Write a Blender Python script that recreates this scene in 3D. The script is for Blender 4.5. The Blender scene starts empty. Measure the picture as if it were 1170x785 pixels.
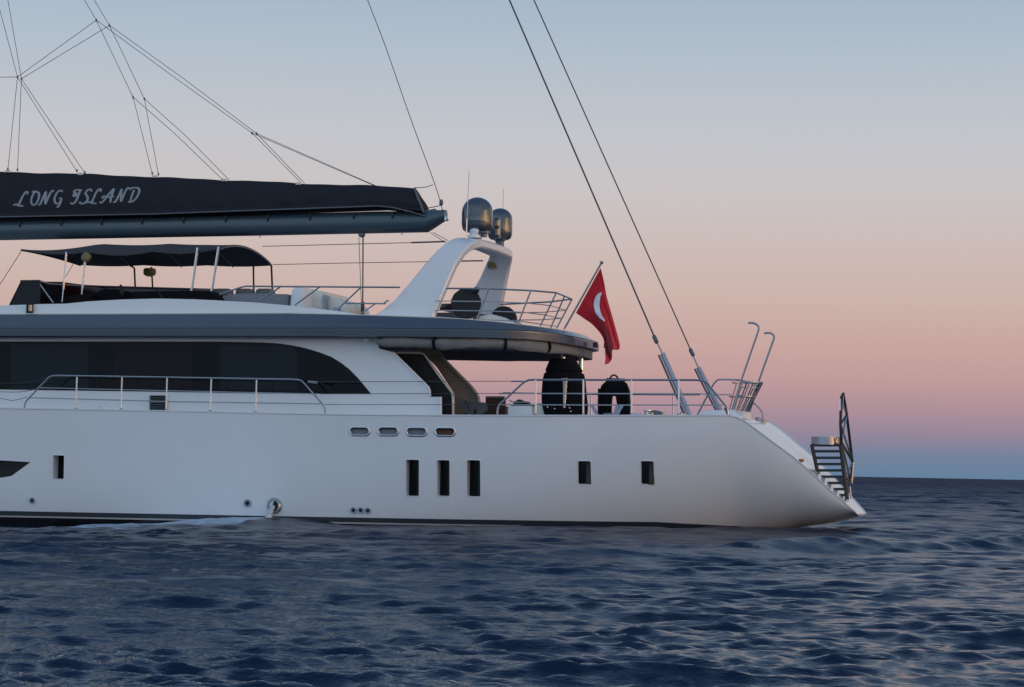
import bpy, bmesh, math, random
import numpy as np
from mathutils import Vector, Matrix
random.seed(7)
rng = np.random.default_rng(11)
S = bpy.context.scene
COL = S.collection

# ------------------------------------------------------------------ camera
PSI, ROLL = math.radians(16.5), math.radians(1.08)
FPX, CAMZ, DIST = 2520.0, 1.75, 63.0
PITCH = math.atan(144.4 / FPX)
_f = Vector((-math.sin(PSI) * math.cos(PITCH), math.cos(PSI) * math.cos(PITCH), math.sin(PITCH)))
_r0 = Vector((math.cos(PSI), math.sin(PSI), 0))
_u0 = _r0.cross(_f)
_r = _r0 * math.cos(ROLL) + _u0 * math.sin(ROLL)
_u = _u0 * math.cos(ROLL) - _r0 * math.sin(ROLL)
CAM = Vector((DIST * math.sin(PSI), -4.2 - DIST * math.cos(PSI), CAMZ))
cd = bpy.data.cameras.new('camera')
cam = bpy.data.objects.new('camera', cd)
COL.objects.link(cam)
cam.matrix_world = Matrix(((_r.x, _u.x, -_f.x, CAM.x), (_r.y, _u.y, -_f.y, CAM.y), (_r.z, _u.z, -_f.z, CAM.z), (0, 0, 0, 1)))
cd.sensor_width = 36
cd.lens = FPX / 1170 * 36
cd.clip_start = 0.5
cd.clip_end = 30000
S.camera = cam

# ------------------------------------------------------------------ sky
SUN_AZ = Vector((0.985, -0.17, 0)).normalized()        # where the afterglow stands: astern and behind the camera
W = bpy.data.worlds.new("World")
S.world = W
W.use_nodes = True
nt = W.node_tree
nt.nodes.clear()
N, L = nt.nodes.new, nt.links.new
out = N('ShaderNodeOutputWorld'); bg = N('ShaderNodeBackground'); bg2 = N('ShaderNodeBackground'); add = N('ShaderNodeAddShader')
tc = N('ShaderNodeTexCoord'); sep = N('ShaderNodeSeparateXYZ')
L(tc.outputs['Generated'], sep.inputs[0])
asn = N('ShaderNodeMath'); asn.operation = 'ARCSINE'; L(sep.outputs['Z'], asn.inputs[0])
deg = N('ShaderNodeMath'); deg.operation = 'MULTIPLY'; deg.inputs[1].default_value = 180 / math.pi; L(asn.outputs[0], deg.inputs[0])
def s2l(c):
    return tuple(((x / 255) / 12.92 if x <= 10.3 else (((x / 255) + .055) / 1.055) ** 2.4) for x in c)
def sky_ramp(stops, lo, hi):
    mr = N('ShaderNodeMapRange'); mr.inputs[1].default_value = lo; mr.inputs[2].default_value = hi
    L(deg.outputs[0], mr.inputs[0])
    cr = N('ShaderNodeValToRGB'); L(mr.outputs[0], cr.inputs[0])
    e = cr.color_ramp.elements
    while len(e) < len(stops): e.new(0.5)
    for k, (d, c) in enumerate(stops):
        e[k].position = (d - lo) / (hi - lo)
        e[k].color = (*c, 1)
    return cr
front = sky_ramp([(-3, s2l((80, 106, 134))), (0, s2l((100, 129, 156))), (0.55, s2l((115, 130, 156))), (1.0, s2l((143, 133, 154))), (1.7, s2l((172, 143, 154))),
                  (2.5, s2l((191, 155, 155))), (3.4, s2l((200, 166, 161))), (4.5, s2l((203, 178, 171))), (5.7, s2l((204, 186, 181))),
                  (7.0, s2l((202, 194, 194))), (8.6, s2l((195, 197, 203))), (10.6, s2l((179, 191, 204))), (12.6, s2l((162, 181, 199)))], -3, 12.6)
above = sky_ramp([(12.6, s2l((162, 181, 199))), (18, (.20, .32, .50)), (34, (.08, .15, .29)), (90, (.08, .145, .30))], 12.6, 90)
above2 = N('ShaderNodeMath'); above2.operation = 'GREATER_THAN'; above2.inputs[1].default_value = 12.6; L(deg.outputs[0], above2.inputs[0])
m1 = N('ShaderNodeMix'); m1.data_type = 'RGBA'
L(above2.outputs[0], m1.inputs[0]); L(front.outputs[0], m1.inputs[6]); L(above.outputs[0], m1.inputs[7])
glow = sky_ramp([(-3, (.5, .3, .2)), (0, (6.0, 3.0, 1.15)), (2.5, (4.4, 2.3, 1.0)), (7, (1.3, .85, .52)), (13, (.7, .6, .52)), (24, (.36, .42, .52)), (45, (.18, .26, .42)), (90, (.09, .16, .33))], -3, 90)
behind = sky_ramp([(-3, (.30, .38, .48)), (0, (.54, .70, .88)), (8, (.59, .79, .99)), (20, (.58, .80, 1.02)), (35, (.46, .66, .91)), (60, (.22, .35, .56)), (90, (.08, .145, .30))], -3, 90)
dotb = N('ShaderNodeVectorMath'); dotb.operation = 'DOT_PRODUCT'; L(tc.outputs['Generated'], dotb.inputs[0]); dotb.inputs[1].default_value = (math.sin(PSI), -math.cos(PSI), 0)
mrb = N('ShaderNodeMapRange'); mrb.interpolation_type = 'SMOOTHSTEP'; mrb.inputs[1].default_value = -0.5; mrb.inputs[2].default_value = 0.5; L(dotb.outputs['Value'], mrb.inputs[0])
m3 = N('ShaderNodeMix'); m3.data_type = 'RGBA'; L(mrb.outputs[0], m3.inputs[0]); L(m1.outputs[2], m3.inputs[6]); L(behind.outputs[0], m3.inputs[7])
dot = N('ShaderNodeVectorMath'); dot.operation = 'DOT_PRODUCT'; L(tc.outputs['Generated'], dot.inputs[0]); dot.inputs[1].default_value = SUN_AZ
mr = N('ShaderNodeMapRange'); mr.interpolation_type = 'SMOOTHSTEP'; mr.inputs[1].default_value = 0.66; mr.inputs[2].default_value = 0.98; L(dot.outputs['Value'], mr.inputs[0])
m2 = N('ShaderNodeMix'); m2.data_type = 'RGBA'
L(mr.outputs[0], m2.inputs[0]); L(m3.outputs[2], m2.inputs[6]); L(glow.outputs[0], m2.inputs[7])
L(m2.outputs[2], bg.inputs['Color']); bg.inputs['Strength'].default_value = 1.0
sky = N('ShaderNodeTexSky'); sky.sky_type = 'NISHITA'; sky.sun_disc = False
sky.sun_elevation = math.radians(0.3)
sky.sun_rotation = math.atan2(SUN_AZ.x, SUN_AZ.y)
L(sky.outputs[0], bg2.inputs['Color']); bg2.inputs['Strength'].default_value = 0.008
L(bg.outputs[0], add.inputs[0]); L(bg2.outputs[0], add.inputs[1]); L(add.outputs[0], out.inputs['Surface'])

# ------------------------------------------------------------------ last light of the sun, soft and warm
sd = bpy.data.lights.new('sun', 'SUN'); sd.energy = 0.45; sd.angle = math.radians(28); sd.color = (1, .74, .5)
so = bpy.data.objects.new('sun', sd); COL.objects.link(so)
so.rotation_euler = (-Vector((SUN_AZ.x, SUN_AZ.y, 0.05))).to_track_quat('-Z', 'Y').to_euler()
S.view_settings.view_transform = 'Standard'; S.view_settings.look = 'None'
S.view_settings.exposure = 0; S.view_settings.gamma = 1; S.view_settings.use_curve_mapping = False

# ------------------------------------------------------------------ from picture to place
def ray(px, py):
    return _f + _r * ((px - 585) / FPX) + _u * ((392.5 - py) / FPX)
def P(px, py, Y):                       # the point of the vertical plane y = Y
    d = ray(px, py); return CAM + d * ((Y - CAM.y) / d.y)
def PZ(px, py, z):                      # the point of the level plane z
    d = ray(px, py); return CAM + d * ((z - CAM.z) / d.z)
HBX = [-36, -34, -31, -27, -22, -17, -8, -2, 1, 3.5, 5.5, 7, 8.5, 9.3, 9.9, 10.3, 12]
HBY = [0.02, 1.0, 2.1, 3.2, 3.9, 4.2, 4.25, 4.2, 3.95, 3.5, 2.95, 2.45, 1.75, 1.15, .55, .12, 0.05]
def hb(x): return float(np.interp(x, HBX, HBY))
_hx = np.linspace(-36, 12, 193)
_hs = np.interp(_hx, HBX, HBY)
for _ in range(3): _hs[1:-1] = (_hs[:-2] + 2 * _hs[1:-1] + _hs[2:]) / 4
def hb(x): return float(np.interp(x, _hx, _hs))
def PH(px, py, off=0.0, bend=None):     # the point on the near side of the hull
    Y = -4.2
    for _ in range(12):
        p = P(px, py, Y); Y = -hb(p.x) - off
    return P(px, py, Y)

# ------------------------------------------------------------------ materials
def mat(name, col, rough=.5, metal=0, coat=0, var=0.08, vscale=3.0, bump=0.0, bscale=20.0, spec=.5, emit=None, sheen=0, alpha=1, rvar=.1):
    m = bpy.data.materials.new(name); m.use_nodes = True
    t = m.node_tree; b = t.nodes['Principled BSDF']
    b.inputs['Roughness'].default_value = rough; b.inputs['Metallic'].default_value = metal
    b.inputs['Coat Weight'].default_value = coat; b.inputs['Coat Roughness'].default_value = .08
    b.inputs['Specular IOR Level'].default_value = spec; b.inputs['Alpha'].default_value = alpha
    if sheen: b.inputs['Sheen Weight'].default_value = sheen
    g = t.nodes.new('ShaderNodeTexCoord')
    n = t.nodes.new('ShaderNodeTexNoise'); n.inputs['Scale'].default_value = vscale; n.inputs['Detail'].default_value = 5
    t.links.new(g.outputs['Object'], n.inputs['Vector'])
    mx = t.nodes.new('ShaderNodeMix'); mx.data_type = 'RGBA'
    mx.inputs[6].default_value = (*[c * (1 - var) for c in col], 1); mx.inputs[7].default_value = (*[min(1, c * (1 + var)) for c in col], 1)
    t.links.new(n.outputs['Fac'], mx.inputs[0]); t.links.new(mx.outputs[2], b.inputs['Base Color'])
    r = t.nodes.new('ShaderNodeMapRange'); r.inputs[3].default_value = max(0, rough - rvar * rough); r.inputs[4].default_value = min(1, rough + rvar * rough * 2)
    t.links.new(n.outputs['Fac'], r.inputs[0]); t.links.new(r.outputs[0], b.inputs['Roughness'])
    if bump:
        n2 = t.nodes.new('ShaderNodeTexNoise'); n2.inputs['Scale'].default_value = bscale; n2.inputs['Detail'].default_value = 4
        t.links.new(g.outputs['Object'], n2.inputs['Vector'])
        bp = t.nodes.new('ShaderNodeBump'); bp.inputs['Strength'].default_value = bump; bp.inputs['Distance'].default_value = .05
        t.links.new(n2.outputs['Fac'], bp.inputs['Height']); t.links.new(bp.outputs[0], b.inputs['Normal'])
    if emit:
        b.inputs['Emission Color'].default_value = (*emit[0], 1); b.inputs['Emission Strength'].default_value = emit[1]
    return m
M = dict(
    white=mat('white_gelcoat', (.74, .75, .77), .28, coat=.4, var=.03, vscale=.8),
    offwhite=mat('cream_gelcoat', (.72, .69, .62), .35, coat=.2, var=.04),
    tan=mat('beige_panel', (.62, .54, .44), .45, var=.06),
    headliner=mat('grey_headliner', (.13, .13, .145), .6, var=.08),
    fascia=mat('dark_grey_paint', (.062, .082, .112), .3, coat=.5, var=.05, vscale=.7),
    groove=mat('black_seal', (.01, .012, .016), .5),
    glass=mat('tinted_glass', (.002, .004, .007), .06, var=.2, spec=.13),
    pane=mat('blue_tinted_glass', (.004, .011, .019), .10, var=.3, vscale=.6, spec=.16),
    black=mat('black_and_inner_shade', (.008, .007, .008), .7),  # also stands in for the shade inside the saloon doorway
    canvas=mat('grey_canvas', (.20, .195, .19), .85, var=.2, vscale=6, bump=.5, bscale=12),
    cover=mat('black_cover_cloth', (.006, .006, .008), .95, var=.2, bump=.6, bscale=9, spec=.15),
    bimini=mat('charcoal_canvas', (.045, .048, .055), .85, var=.15, vscale=2, bump=.3, bscale=5),
    sail=mat('navy_sail_cover', (.016, .018, .026), .8, var=.18, vscale=1.5, bump=.5, bscale=2.2, spec=.3),
    piping=mat('grey_piping', (.12, .13, .15), .6),
    letter=mat('grey_lettering', (.27, .29, .31), .6, var=.05),
    boom=mat('slate_blue_boom_paint', (.045, .075, .100), .33, coat=.3, var=.07, vscale=1.2),
    steel=mat('polished_steel', (.66, .64, .62), .18, metal=1, var=.05),
    rail=mat('brushed_steel', (.36, .37, .40), .3, metal=1, var=.06),
    cyl=mat('pale_cylinder', (.33, .37, .44), .3, metal=.2),
    tube=mat('grey_tube', (.30, .34, .40), .35, metal=.4),
    wire=mat('wire_rope', (.09, .09, .10), .5, metal=.3),
    rope=mat('grey_rope', (.14, .14, .15), .8),
    radome=mat('dark_radome', (.045, .066, .085), .25, metal=.08, coat=.9, var=.05),
    radtext=mat('pale_print', (.62, .66, .68), .5),
    yellow=mat('yellow_plastic', (.17, .155, .07), .5, var=.2),
    gold=mat('brass_and_gold_glint', (.50, .40, .27), .4, metal=.5),  # brass hardware; on light lenses a golden reflection put into the colour
    curtain=mat('brown_curtain', (.06, .048, .038), .9),
    wood=mat('brown_wicker', (.10, .042, .025), .6, var=.3, vscale=15, bump=.6, bscale=40),
    cushion=mat('grey_cushion', (.20, .215, .24), .85, var=.1, vscale=6, bump=.3, bscale=10),
    darkcush=mat('dark_cushion', (.022, .023, .027), .85, var=.1),
    maroon=mat('maroon_glass', (.035, .010, .014), .15, var=.3),
    smoke=mat('smoked_screen', (.010, .011, .015), .3, var=.15, spec=.25),
    darkmetal=mat('dark_metal', (.035, .037, .042), .4, metal=.5),
    flag=mat('red_flag_cloth', (.52, .006, .018), .8, var=.1, vscale=8, sheen=.2),
    flagwhite=mat('white_flag_cloth', (.70, .72, .80), .8),
    chrome=mat('mirror_steel', (.72, .72, .70), .08, metal=1),
    orange=mat('brown_cloth', (.35, .11, .05), .8),
)

# ------------------------------------------------------------------ mesh kit
class MB:
    def __init__(s): s.v = []; s.f = []
    def add(s, vs, fs):
        o = len(s.v); s.v += [Vector(v) for v in vs]; s.f += [tuple(i + o for i in f) for f in fs]; return s
    def box(s, a, b):
        x0, y0, z0 = a; x1, y1, z1 = b
        return s.add([(x0, y0, z0), (x1, y0, z0), (x1, y1, z0), (x0, y1, z0), (x0, y0, z1), (x1, y0, z1), (x1, y1, z1), (x0, y1, z1)],
                     [(0, 3, 2, 1), (4, 5, 6, 7), (0, 1, 5, 4), (1, 2, 6, 5), (2, 3, 7, 6), (3, 0, 4, 7)])
    def loft(s, rings, caps=True, closed=True):
        n = len(rings[0]); o = []
        vs = [p for r in rings for p in r]; fs = []
        for k in range(len(rings) - 1):
            for i in range(n if closed else n - 1):
                j = (i + 1) % n
                fs.append((k * n + i, k * n + j, (k + 1) * n + j, (k + 1) * n + i))
        if caps:
            fs.append(tuple(range(n))[::-1]); fs.append(tuple(range((len(rings) - 1) * n, len(rings) * n)))
        return s.add(vs, fs)
    def prism(s, pts, dy):                      # outline in an upright plane, given a thickness along y
        return s.loft([[Vector(p) for p in pts], [Vector(p) + Vector((0, dy, 0)) for p in pts]])
    def tube(s, pts, r, seg=8, r2=None):
        pts = [Vector(p) for p in pts]; q = [pts[0]]
        for p in pts[1:]:
            if (p - q[-1]).length > 1e-5: q.append(p)
        pts = q
        n = len(pts)
        T = []
        for i in range(n):
            a = pts[max(0, i - 1)]; b = pts[min(n - 1, i + 1)]; T.append((b - a).normalized())
        up = Vector((0, 0, 1)) if abs(T[0].z) < .9 else Vector((0, 1, 0))
        rings = []
        u = (up - T[0] * up.dot(T[0])).normalized()
        for i in range(n):
            u = (u - T[i] * u.dot(T[i])).normalized(); w = T[i].cross(u)
            rr = r if r2 is None else r + (r2 - r) * i / (n - 1)
            if callable(r): rr = r(i / (n - 1))
            rings.append([pts[i] + (u * math.cos(a) + w * math.sin(a)) * rr for a in [2 * math.pi * k / seg for k in range(seg)]])
        return s.loft(rings)
    def lathe(s, c, axis, prof, seg=24):        # profile of (distance along axis, radius)
        c = Vector(c); ax = Vector(axis).normalized()
        up = Vector((0, 0, 1)) if abs(ax.z) < .9 else Vector((1, 0, 0))
        u = (up - ax * up.dot(ax)).normalized(); w = ax.cross(u)
        return s.loft([[c + ax * h + (u * math.cos(a) + w * math.sin(a)) * max(r, 1e-3) for a in [2 * math.pi * k / seg for k in range(seg)]] for h, r in prof])
    def grid(s, pts, nu, nv):
        return s.add(pts, [(i * nv + j, (i + 1) * nv + j, (i + 1) * nv + j + 1, i * nv + j + 1) for i in range(nu - 1) for j in range(nv - 1)])
    def build(s, name, m, parent=None, smooth=True, ang=35, bevel=0):
        me = bpy.data.meshes.new(name)
        o0 = Vector((0, 0, 0)); q = parent
        while q is not None: o0 += q.location; q = q.parent
        me.from_pydata([tuple(v - o0) for v in s.v], [], s.f)
        bm = bmesh.new(); bm.from_mesh(me)
        bmesh.ops.recalc_face_normals(bm, faces=bm.faces)
        if bevel:
            es = [e for e in bm.edges if len(e.link_faces) == 2 and e.calc_face_angle(0) > math.radians(30)]
            bmesh.ops.bevel(bm, geom=es, offset=bevel, segments=2, profile=.6, affect='EDGES', clamp_overlap=True)
        bm.to_mesh(me); bm.free()
        if smooth:
            me.shade_smooth(); me.set_sharp_from_angle(angle=math.radians(ang))
        me.materials.append(m)
        o = bpy.data.objects.new(name, me); COL.objects.link(o); o.parent = parent
        return o
def smooth_path(pts, n=6):
    pts = [Vector(p) for p in pts]; out = []
    for i in range(len(pts) - 1):
        p0 = pts[max(0, i - 1)]; p1 = pts[i]; p2 = pts[i + 1]; p3 = pts[min(len(pts) - 1, i + 2)]
        for k in range(n):
            t = k / n
            out.append(.5 * ((2 * p1) + (p2 - p0) * t + (2 * p0 - 5 * p1 + 4 * p2 - p3) * t * t + (3 * p1 - p0 - 3 * p2 + p3) * t ** 3))
    out.append(pts[-1]); return out
def corner_path(pts, r=.12, n=5):           # a bent pipe: straight runs with rounded corners
    pts = [Vector(p) for p in pts]; out = [pts[0]]
    for i in range(1, len(pts) - 1):
        a, b, c = pts[i - 1], pts[i], pts[i + 1]
        d = min(r, (a - b).length * .45, (c - b).length * .45)
        s0 = b + (a - b).normalized() * d; s1 = b + (c - b).normalized() * d
        for k in range(n + 1):
            t = k / n; out.append(s0 * (1 - t) ** 2 + b * 2 * t * (1 - t) + s1 * t * t)
    out.append(pts[-1]); return out
def thing(name, label, cat, loc, group=None):
    o = bpy.data.objects.new(name, None); COL.objects.link(o); o.location = loc; o.empty_display_size = .3
    o['label'] = label; o['category'] = cat
    if group: o['group'] = group
    return o
def tag(o, label, cat, group=None):
    o['label'] = label; o['category'] = cat
    if group: o['group'] = group
def xz(prof):                                # outline in the picture on a plane -> interpolators of x
    return np.array([p.x for p in prof]), np.array([p.z for p in prof])

# ------------------------------------------------------------------ water
def build_water():
    na, nr = 1350, 1480
    base = math.atan2(_f.y, _f.x)
    ang = base + np.radians(np.linspace(-20, 20, na))
    r1 = 12 * (900 / 12) ** (np.linspace(0, 1, nr - 90))
    r2 = 900 * (14000 / 900) ** (np.linspace(0, 1, 91)[1:])
    rad = np.concatenate([r1, r2])
    R, A = np.meshgrid(rad, ang, indexing='ij')
    X = CAM.x + R * np.cos(A); Y = CAM.y + R * np.sin(A)
    dr = np.gradient(rad)[:, None] * np.ones_like(A)
    cell = np.maximum(dr, R * np.radians(40) / na)
    X = X.astype(np.float32); Y = Y.astype(np.float32); cell = cell.astype(np.float32); Z = np.zeros_like(X); DX = np.zeros_like(X); DY = np.zeros_like(X)
    wind = base + math.radians(168)
    nw = 180
    lam = np.exp(np.linspace(math.log(.18), math.log(8), nw)) * rng.uniform(.95, 1.05, nw)
    # patches where wind ripples are livelier
    env = np.ones_like(X)
    for k in range(7):
        l = rng.uniform(6, 25); th = rng.uniform(0, 2 * math.pi)
        env += .13 * np.sin(2 * math.pi / l * (X * math.cos(th) + Y * math.sin(th)) + rng.uniform(0, 6.28))
    env = np.clip(env, .45, 1.6)
    far_boost = (1 + 1.6 * np.clip((R - 70) / 110, 0, 1) + 2.0 * np.clip((R - 250) / 400, 0, 1)).astype(np.float32)
    for k in range(nw):
        th = wind + rng.normal(0, .52 if lam[k] < 2.5 else .36)
        kx, ky = math.cos(th), math.sin(th); K = 2 * math.pi / lam[k]
        slope = .037 * (1.0 if lam[k] < .5 else (.5 / lam[k]) ** .85)
        a = slope / K * rng.uniform(.6, 1.4)
        ph = K * (X * kx + Y * ky) + rng.uniform(0, 2 * math.pi)
        fade = np.clip((lam[k] / cell - 2.2) / 1.5, 0, 1)
        e = env if lam[k] < 2 else 1
        sn, cs = np.sin(ph), np.cos(ph)
        w = a * fade * e * (1 if lam[k] < 1.4 else far_boost)
        Z += w * sn; ch = .45 if lam[k] < .6 else .85; DX += ch * w * kx * cs; DY += ch * w * ky * cs
    # wash along the yacht's side
    hbv = np.interp(X, _hx, _hs)
    dist = np.maximum(0, -Y - hbv)
    pxs = [-60, 0, 50, 130, 190, 250, 310, 360, 400, 470, 600, 800, 950]
    ze = [-.24, -.24, -.25, -.28, -.08, .14, .22, .14, .04, .08, .16, .21, .24]
    wx = [PH(p, 598).x for p in pxs]
    eta = np.interp(X, [-36] + wx + [14, 20], [0] + ze + [.10, 0])
    fall = np.where(eta < 0, np.exp(-(dist / 14) ** 2), np.exp(-(dist / 4.2) ** 1.5))
    side = np.where(Y < 0, 1, .6)
    Z += eta * fall * side
    # long low wake crests
    def crest(a, b, h, w, wob=.5):
        a = PZ(*a, 0); b = PZ(*b, 0)
        d = Vector((b.x - a.x, b.y - a.y)); ln = d.length; d /= ln
        t = (X - a.x) * d.x + (Y - a.y) * d.y; s = -(X - a.x) * d.y + (Y - a.y) * d.x
        s = s + wob * np.sin(t * .5 + h * 40) + .25 * wob * np.sin(t * 1.7)
        u = np.clip(t / ln, 0, 1); endf = np.sin(math.pi * np.clip(u * .96 + .02, 0, 1)) ** .5 * ((t > 0) & (t < ln))
        return h * np.exp(-(s / w) ** 2) * endf
    Z += crest((850, 630), (1330, 624), .27, .9, .3) + crest((520, 640), (960, 628), .12, .9) + crest((300, 612), (760, 622), .15, 1.0) + crest((960, 604), (1250, 609), .14, 1.0)
    foam = np.zeros_like(X)
    xa, xb = PH(120, 600).x, PH(322, 592).x
    u = (X - xa) / (xb - xa)
    reach = 1.0 + 12 * np.clip(np.sin(np.clip(u, 0, 1) * math.pi), 0, 1) ** .7
    foam = np.clip(1.5 - 1.25 * dist / np.maximum(reach, .1), 0, 1) * np.clip(u * 5, 0, 1) * np.clip((1.03 - u) * 14, 0, 1) * (Y < 0)
    # thinner streaks beyond it and aft of the outlet
    foam = np.maximum(foam, .46 * np.exp(-((dist - 7) / 7) ** 2) * (X < xb + 6) * (Y < 0) * np.clip((xb + 6 - X) / 5, 0, 1))
    foam = np.maximum(foam, .12 * np.exp(-(dist / 1.3) ** 2) * (X > xb) * (X < 9) * (Y < 0))
    foam = np.maximum(foam, .5 * np.exp(-((X - 11.5) / 2.2) ** 2 - (Y / 2.0) ** 2))
    X = X + DX; Y = Y + DY
    co = np.stack([X, Y, Z], -1).reshape(-1, 3)
    nR, nA = R.shape
    idx = np.arange(nR * nA).reshape(nR, nA)
    q = np.stack([idx[:-1, :-1], idx[1:, :-1], idx[1:, 1:], idx[:-1, 1:]], -1).reshape(-1, 4)[:, ::-1]
    # a coarse skirt so that the sea goes on all around
    sk = 26; ring = []
    base_n = len(co); extra = []; qf = []
    A2 = np.linspace(ang[-1], ang[0] + 2 * math.pi, 60)
    rr = np.array([0.0, 12, 30, 80, 200, 600, 2000, 14000])
    for a in A2:
        for r_ in rr: extra.append((CAM.x + r_ * math.cos(a), CAM.y + r_ * math.sin(a), -.02))
    m = len(rr)
    for i in range(len(A2) - 1):
        for j in range(m - 1):
            qf.append((base_n + i * m + j, base_n + i * m + j + 1, base_n + (i + 1) * m + j + 1, base_n + (i + 1) * m + j))
    s0 = len(co) + len(extra)
    for a in np.linspace(ang[0], ang[-1], 30):
        for r_ in (0.0, 12.0): extra.append((CAM.x + r_ * math.cos(a), CAM.y + r_ * math.sin(a), -.02))
    for i in range(29): qf.append((s0 + 2 * i, s0 + 2 * i + 1, s0 + 2 * i + 3, s0 + 2 * i + 2))
    co = np.concatenate([co, np.array(extra)]); q = np.concatenate([q, np.array(qf)])
    me = bpy.data.meshes.new('water')
    me.vertices.add(len(co)); me.vertices.foreach_set('co', co.ravel().astype(np.float32))
    me.loops.add(len(q) * 4); me.loops.foreach_set('vertex_index', q.ravel().astype(np.int32))
    me.polygons.add(len(q)); me.polygons.foreach_set('loop_start', (np.arange(len(q)) * 4).astype(np.int32))
    me.update(calc_edges=True)
    me.polygons.foreach_set('use_smooth', np.ones(len(q), dtype=bool))
    at = me.attributes.new('foam', 'FLOAT', 'POINT')
    at.data.foreach_set('value', np.concatenate([foam.ravel(), np.zeros(len(extra))]).astype(np.float32))
    m = bpy.data.materials.new('sea_water'); m.use_nodes = True
    t = m.node_tree; b = t.nodes['Principled BSDF']; n_ = t.nodes.new; l_ = t.links.new
    g = n_('ShaderNodeNewGeometry')
    b.inputs['Roughness'].default_value = .12; b.inputs['IOR'].default_value = 1.333
    fa = n_('ShaderNodeAttribute'); fa.attribute_name = 'foam'
    mp = n_('ShaderNodeMapping'); mp.inputs['Scale'].default_value = (1.1, 3.2, 2.0); l_(g.outputs['Position'], mp.inputs[0])
    fn = n_('ShaderNodeTexNoise'); fn.inputs['Scale'].default_value = 1.5; fn.inputs['Detail'].default_value = 9; fn.inputs['Roughness'].default_value = .68; fn.inputs['Distortion'].default_value = .6
    l_(mp.outputs[0], fn.inputs['Vector'])
    s1 = n_('ShaderNodeMath'); s1.operation = 'SUBTRACT'; s1.inputs[0].default_value = 1.0; l_(fa.outputs['Fac'], s1.inputs[1])
    s2 = n_('ShaderNodeMapRange'); s2.inputs[1].default_value = 0; s2.inputs[2].default_value = 1; s2.inputs[3].default_value = .33; s2.inputs[4].default_value = .82; l_(s1.outputs[0], s2.inputs[0])
    s3 = n_('ShaderNodeMath'); s3.operation = 'SUBTRACT'; l_(fn.outputs['Fac'], s3.inputs[0]); l_(s2.outputs[0], s3.inputs[1])
    s4 = n_('ShaderNodeMapRange'); s4.inputs[1].default_value = 0; s4.inputs[2].default_value = .16; l_(s3.outputs[0], s4.inputs[0])
    s5 = n_('ShaderNodeMath'); s5.operation = 'MULTIPLY'; s5.inputs[1].default_value = .92; l_(s4.outputs[0], s5.inputs[0])
    cn = n_('ShaderNodeTexNoise'); cn.inputs['Scale'].default_value = .08; l_(g.outputs['Position'], cn.inputs['Vector'])
    cw = n_('ShaderNodeMix'); cw.data_type = 'RGBA'; cw.inputs[6].default_value = (.0008, .0075, .027, 1); cw.inputs[7].default_value = (.0018, .014, .044, 1); l_(cn.outputs['Fac'], cw.inputs[0])
    cx = n_('ShaderNodeMix'); cx.data_type = 'RGBA'; cx.inputs[7].default_value = (.50, .60, .70, 1); l_(s5.outputs[0], cx.inputs[0]); l_(cw.outputs[2], cx.inputs[6]); l_(cx.outputs[2], b.inputs['Base Color'])
    rx = n_('ShaderNodeMapRange'); rx.inputs[4].default_value = .7; l_(s5.outputs[0], rx.inputs[0])
    dv0 = n_('ShaderNodeVectorMath'); dv0.operation = 'DISTANCE'; l_(g.outputs['Position'], dv0.inputs[0]); dv0.inputs[1].default_value = (CAM.x, CAM.y, 0)
    dl = n_('ShaderNodeMath'); dl.operation = 'LOGARITHM'; dl.inputs[1].default_value = 10; l_(dv0.outputs['Value'], dl.inputs[0])
    dm = n_('ShaderNodeMapRange'); dm.inputs[1].default_value = 1.2; dm.inputs[2].default_value = 2.9; dm.inputs[3].default_value = .06; dm.inputs[4].default_value = .66; l_(dl.outputs[0], dm.inputs[0]); l_(dm.outputs[0], rx.inputs[3]); l_(rx.outputs[0], b.inputs['Roughness'])
    # fine ripples, finer than the mesh; farther off coarser chop that the mesh no longer carries
    n1 = n_('ShaderNodeTexNoise'); n1.inputs['Scale'].default_value = 5.5; n1.inputs['Detail'].default_value = 5; n1.inputs['Roughness'].default_value = .55
    m1_ = n_('ShaderNodeMapping'); m1_.inputs['Scale'].default_value = (1.0, 1.7, 1.0); m1_.inputs['Rotation'].default_value = (0, 0, .2); l_(g.outputs['Position'], m1_.inputs[0]); l_(m1_.outputs[0], n1.inputs['Vector'])
    b1 = n_('ShaderNodeBump'); b1.inputs['Strength'].default_value = 1; b1.inputs['Distance'].default_value = .032; l_(n1.outputs['Fac'], b1.inputs['Height'])
    sl = None
    for sc_, am in ((.10, .75), (.4, .75), (1.8, .55), (9.0, .34)):
        nz = n_('ShaderNodeTexNoise'); nz.inputs['Scale'].default_value = sc_; nz.inputs['Detail'].default_value = 3; nz.inputs['Roughness'].default_value = .6
        l_(m1_.outputs[0], nz.inputs['Vector'])
        v1 = n_('ShaderNodeVectorMath'); v1.operation = 'SUBTRACT'; l_(nz.outputs['Color'], v1.inputs[0]); v1.inputs[1].default_value = (.5, .5, .5)
        v2 = n_('ShaderNodeVectorMath'); v2.operation = 'MULTIPLY'; l_(v1.outputs[0], v2.inputs[0]); v2.inputs[1].default_value = (am * 2, am * 2, 0)
        if sl is None: sl = v2
        else:
            v3 = n_('ShaderNodeVectorMath'); v3.operation = 'ADD'; l_(sl.outputs[0], v3.inputs[0]); l_(v2.outputs[0], v3.inputs[1]); sl = v3
    fa_ = n_('ShaderNodeMapRange'); fa_.inputs[1].default_value = 1.35; fa_.inputs[2].default_value = 2.3; fa_.inputs[3].default_value = .20; fa_.inputs[4].default_value = .80; l_(dl.outputs[0], fa_.inputs[0])
    v4 = n_('ShaderNodeVectorMath'); v4.operation = 'SCALE'; l_(sl.outputs[0], v4.inputs[0]); l_(fa_.outputs[0], v4.inputs['Scale'])
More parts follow.
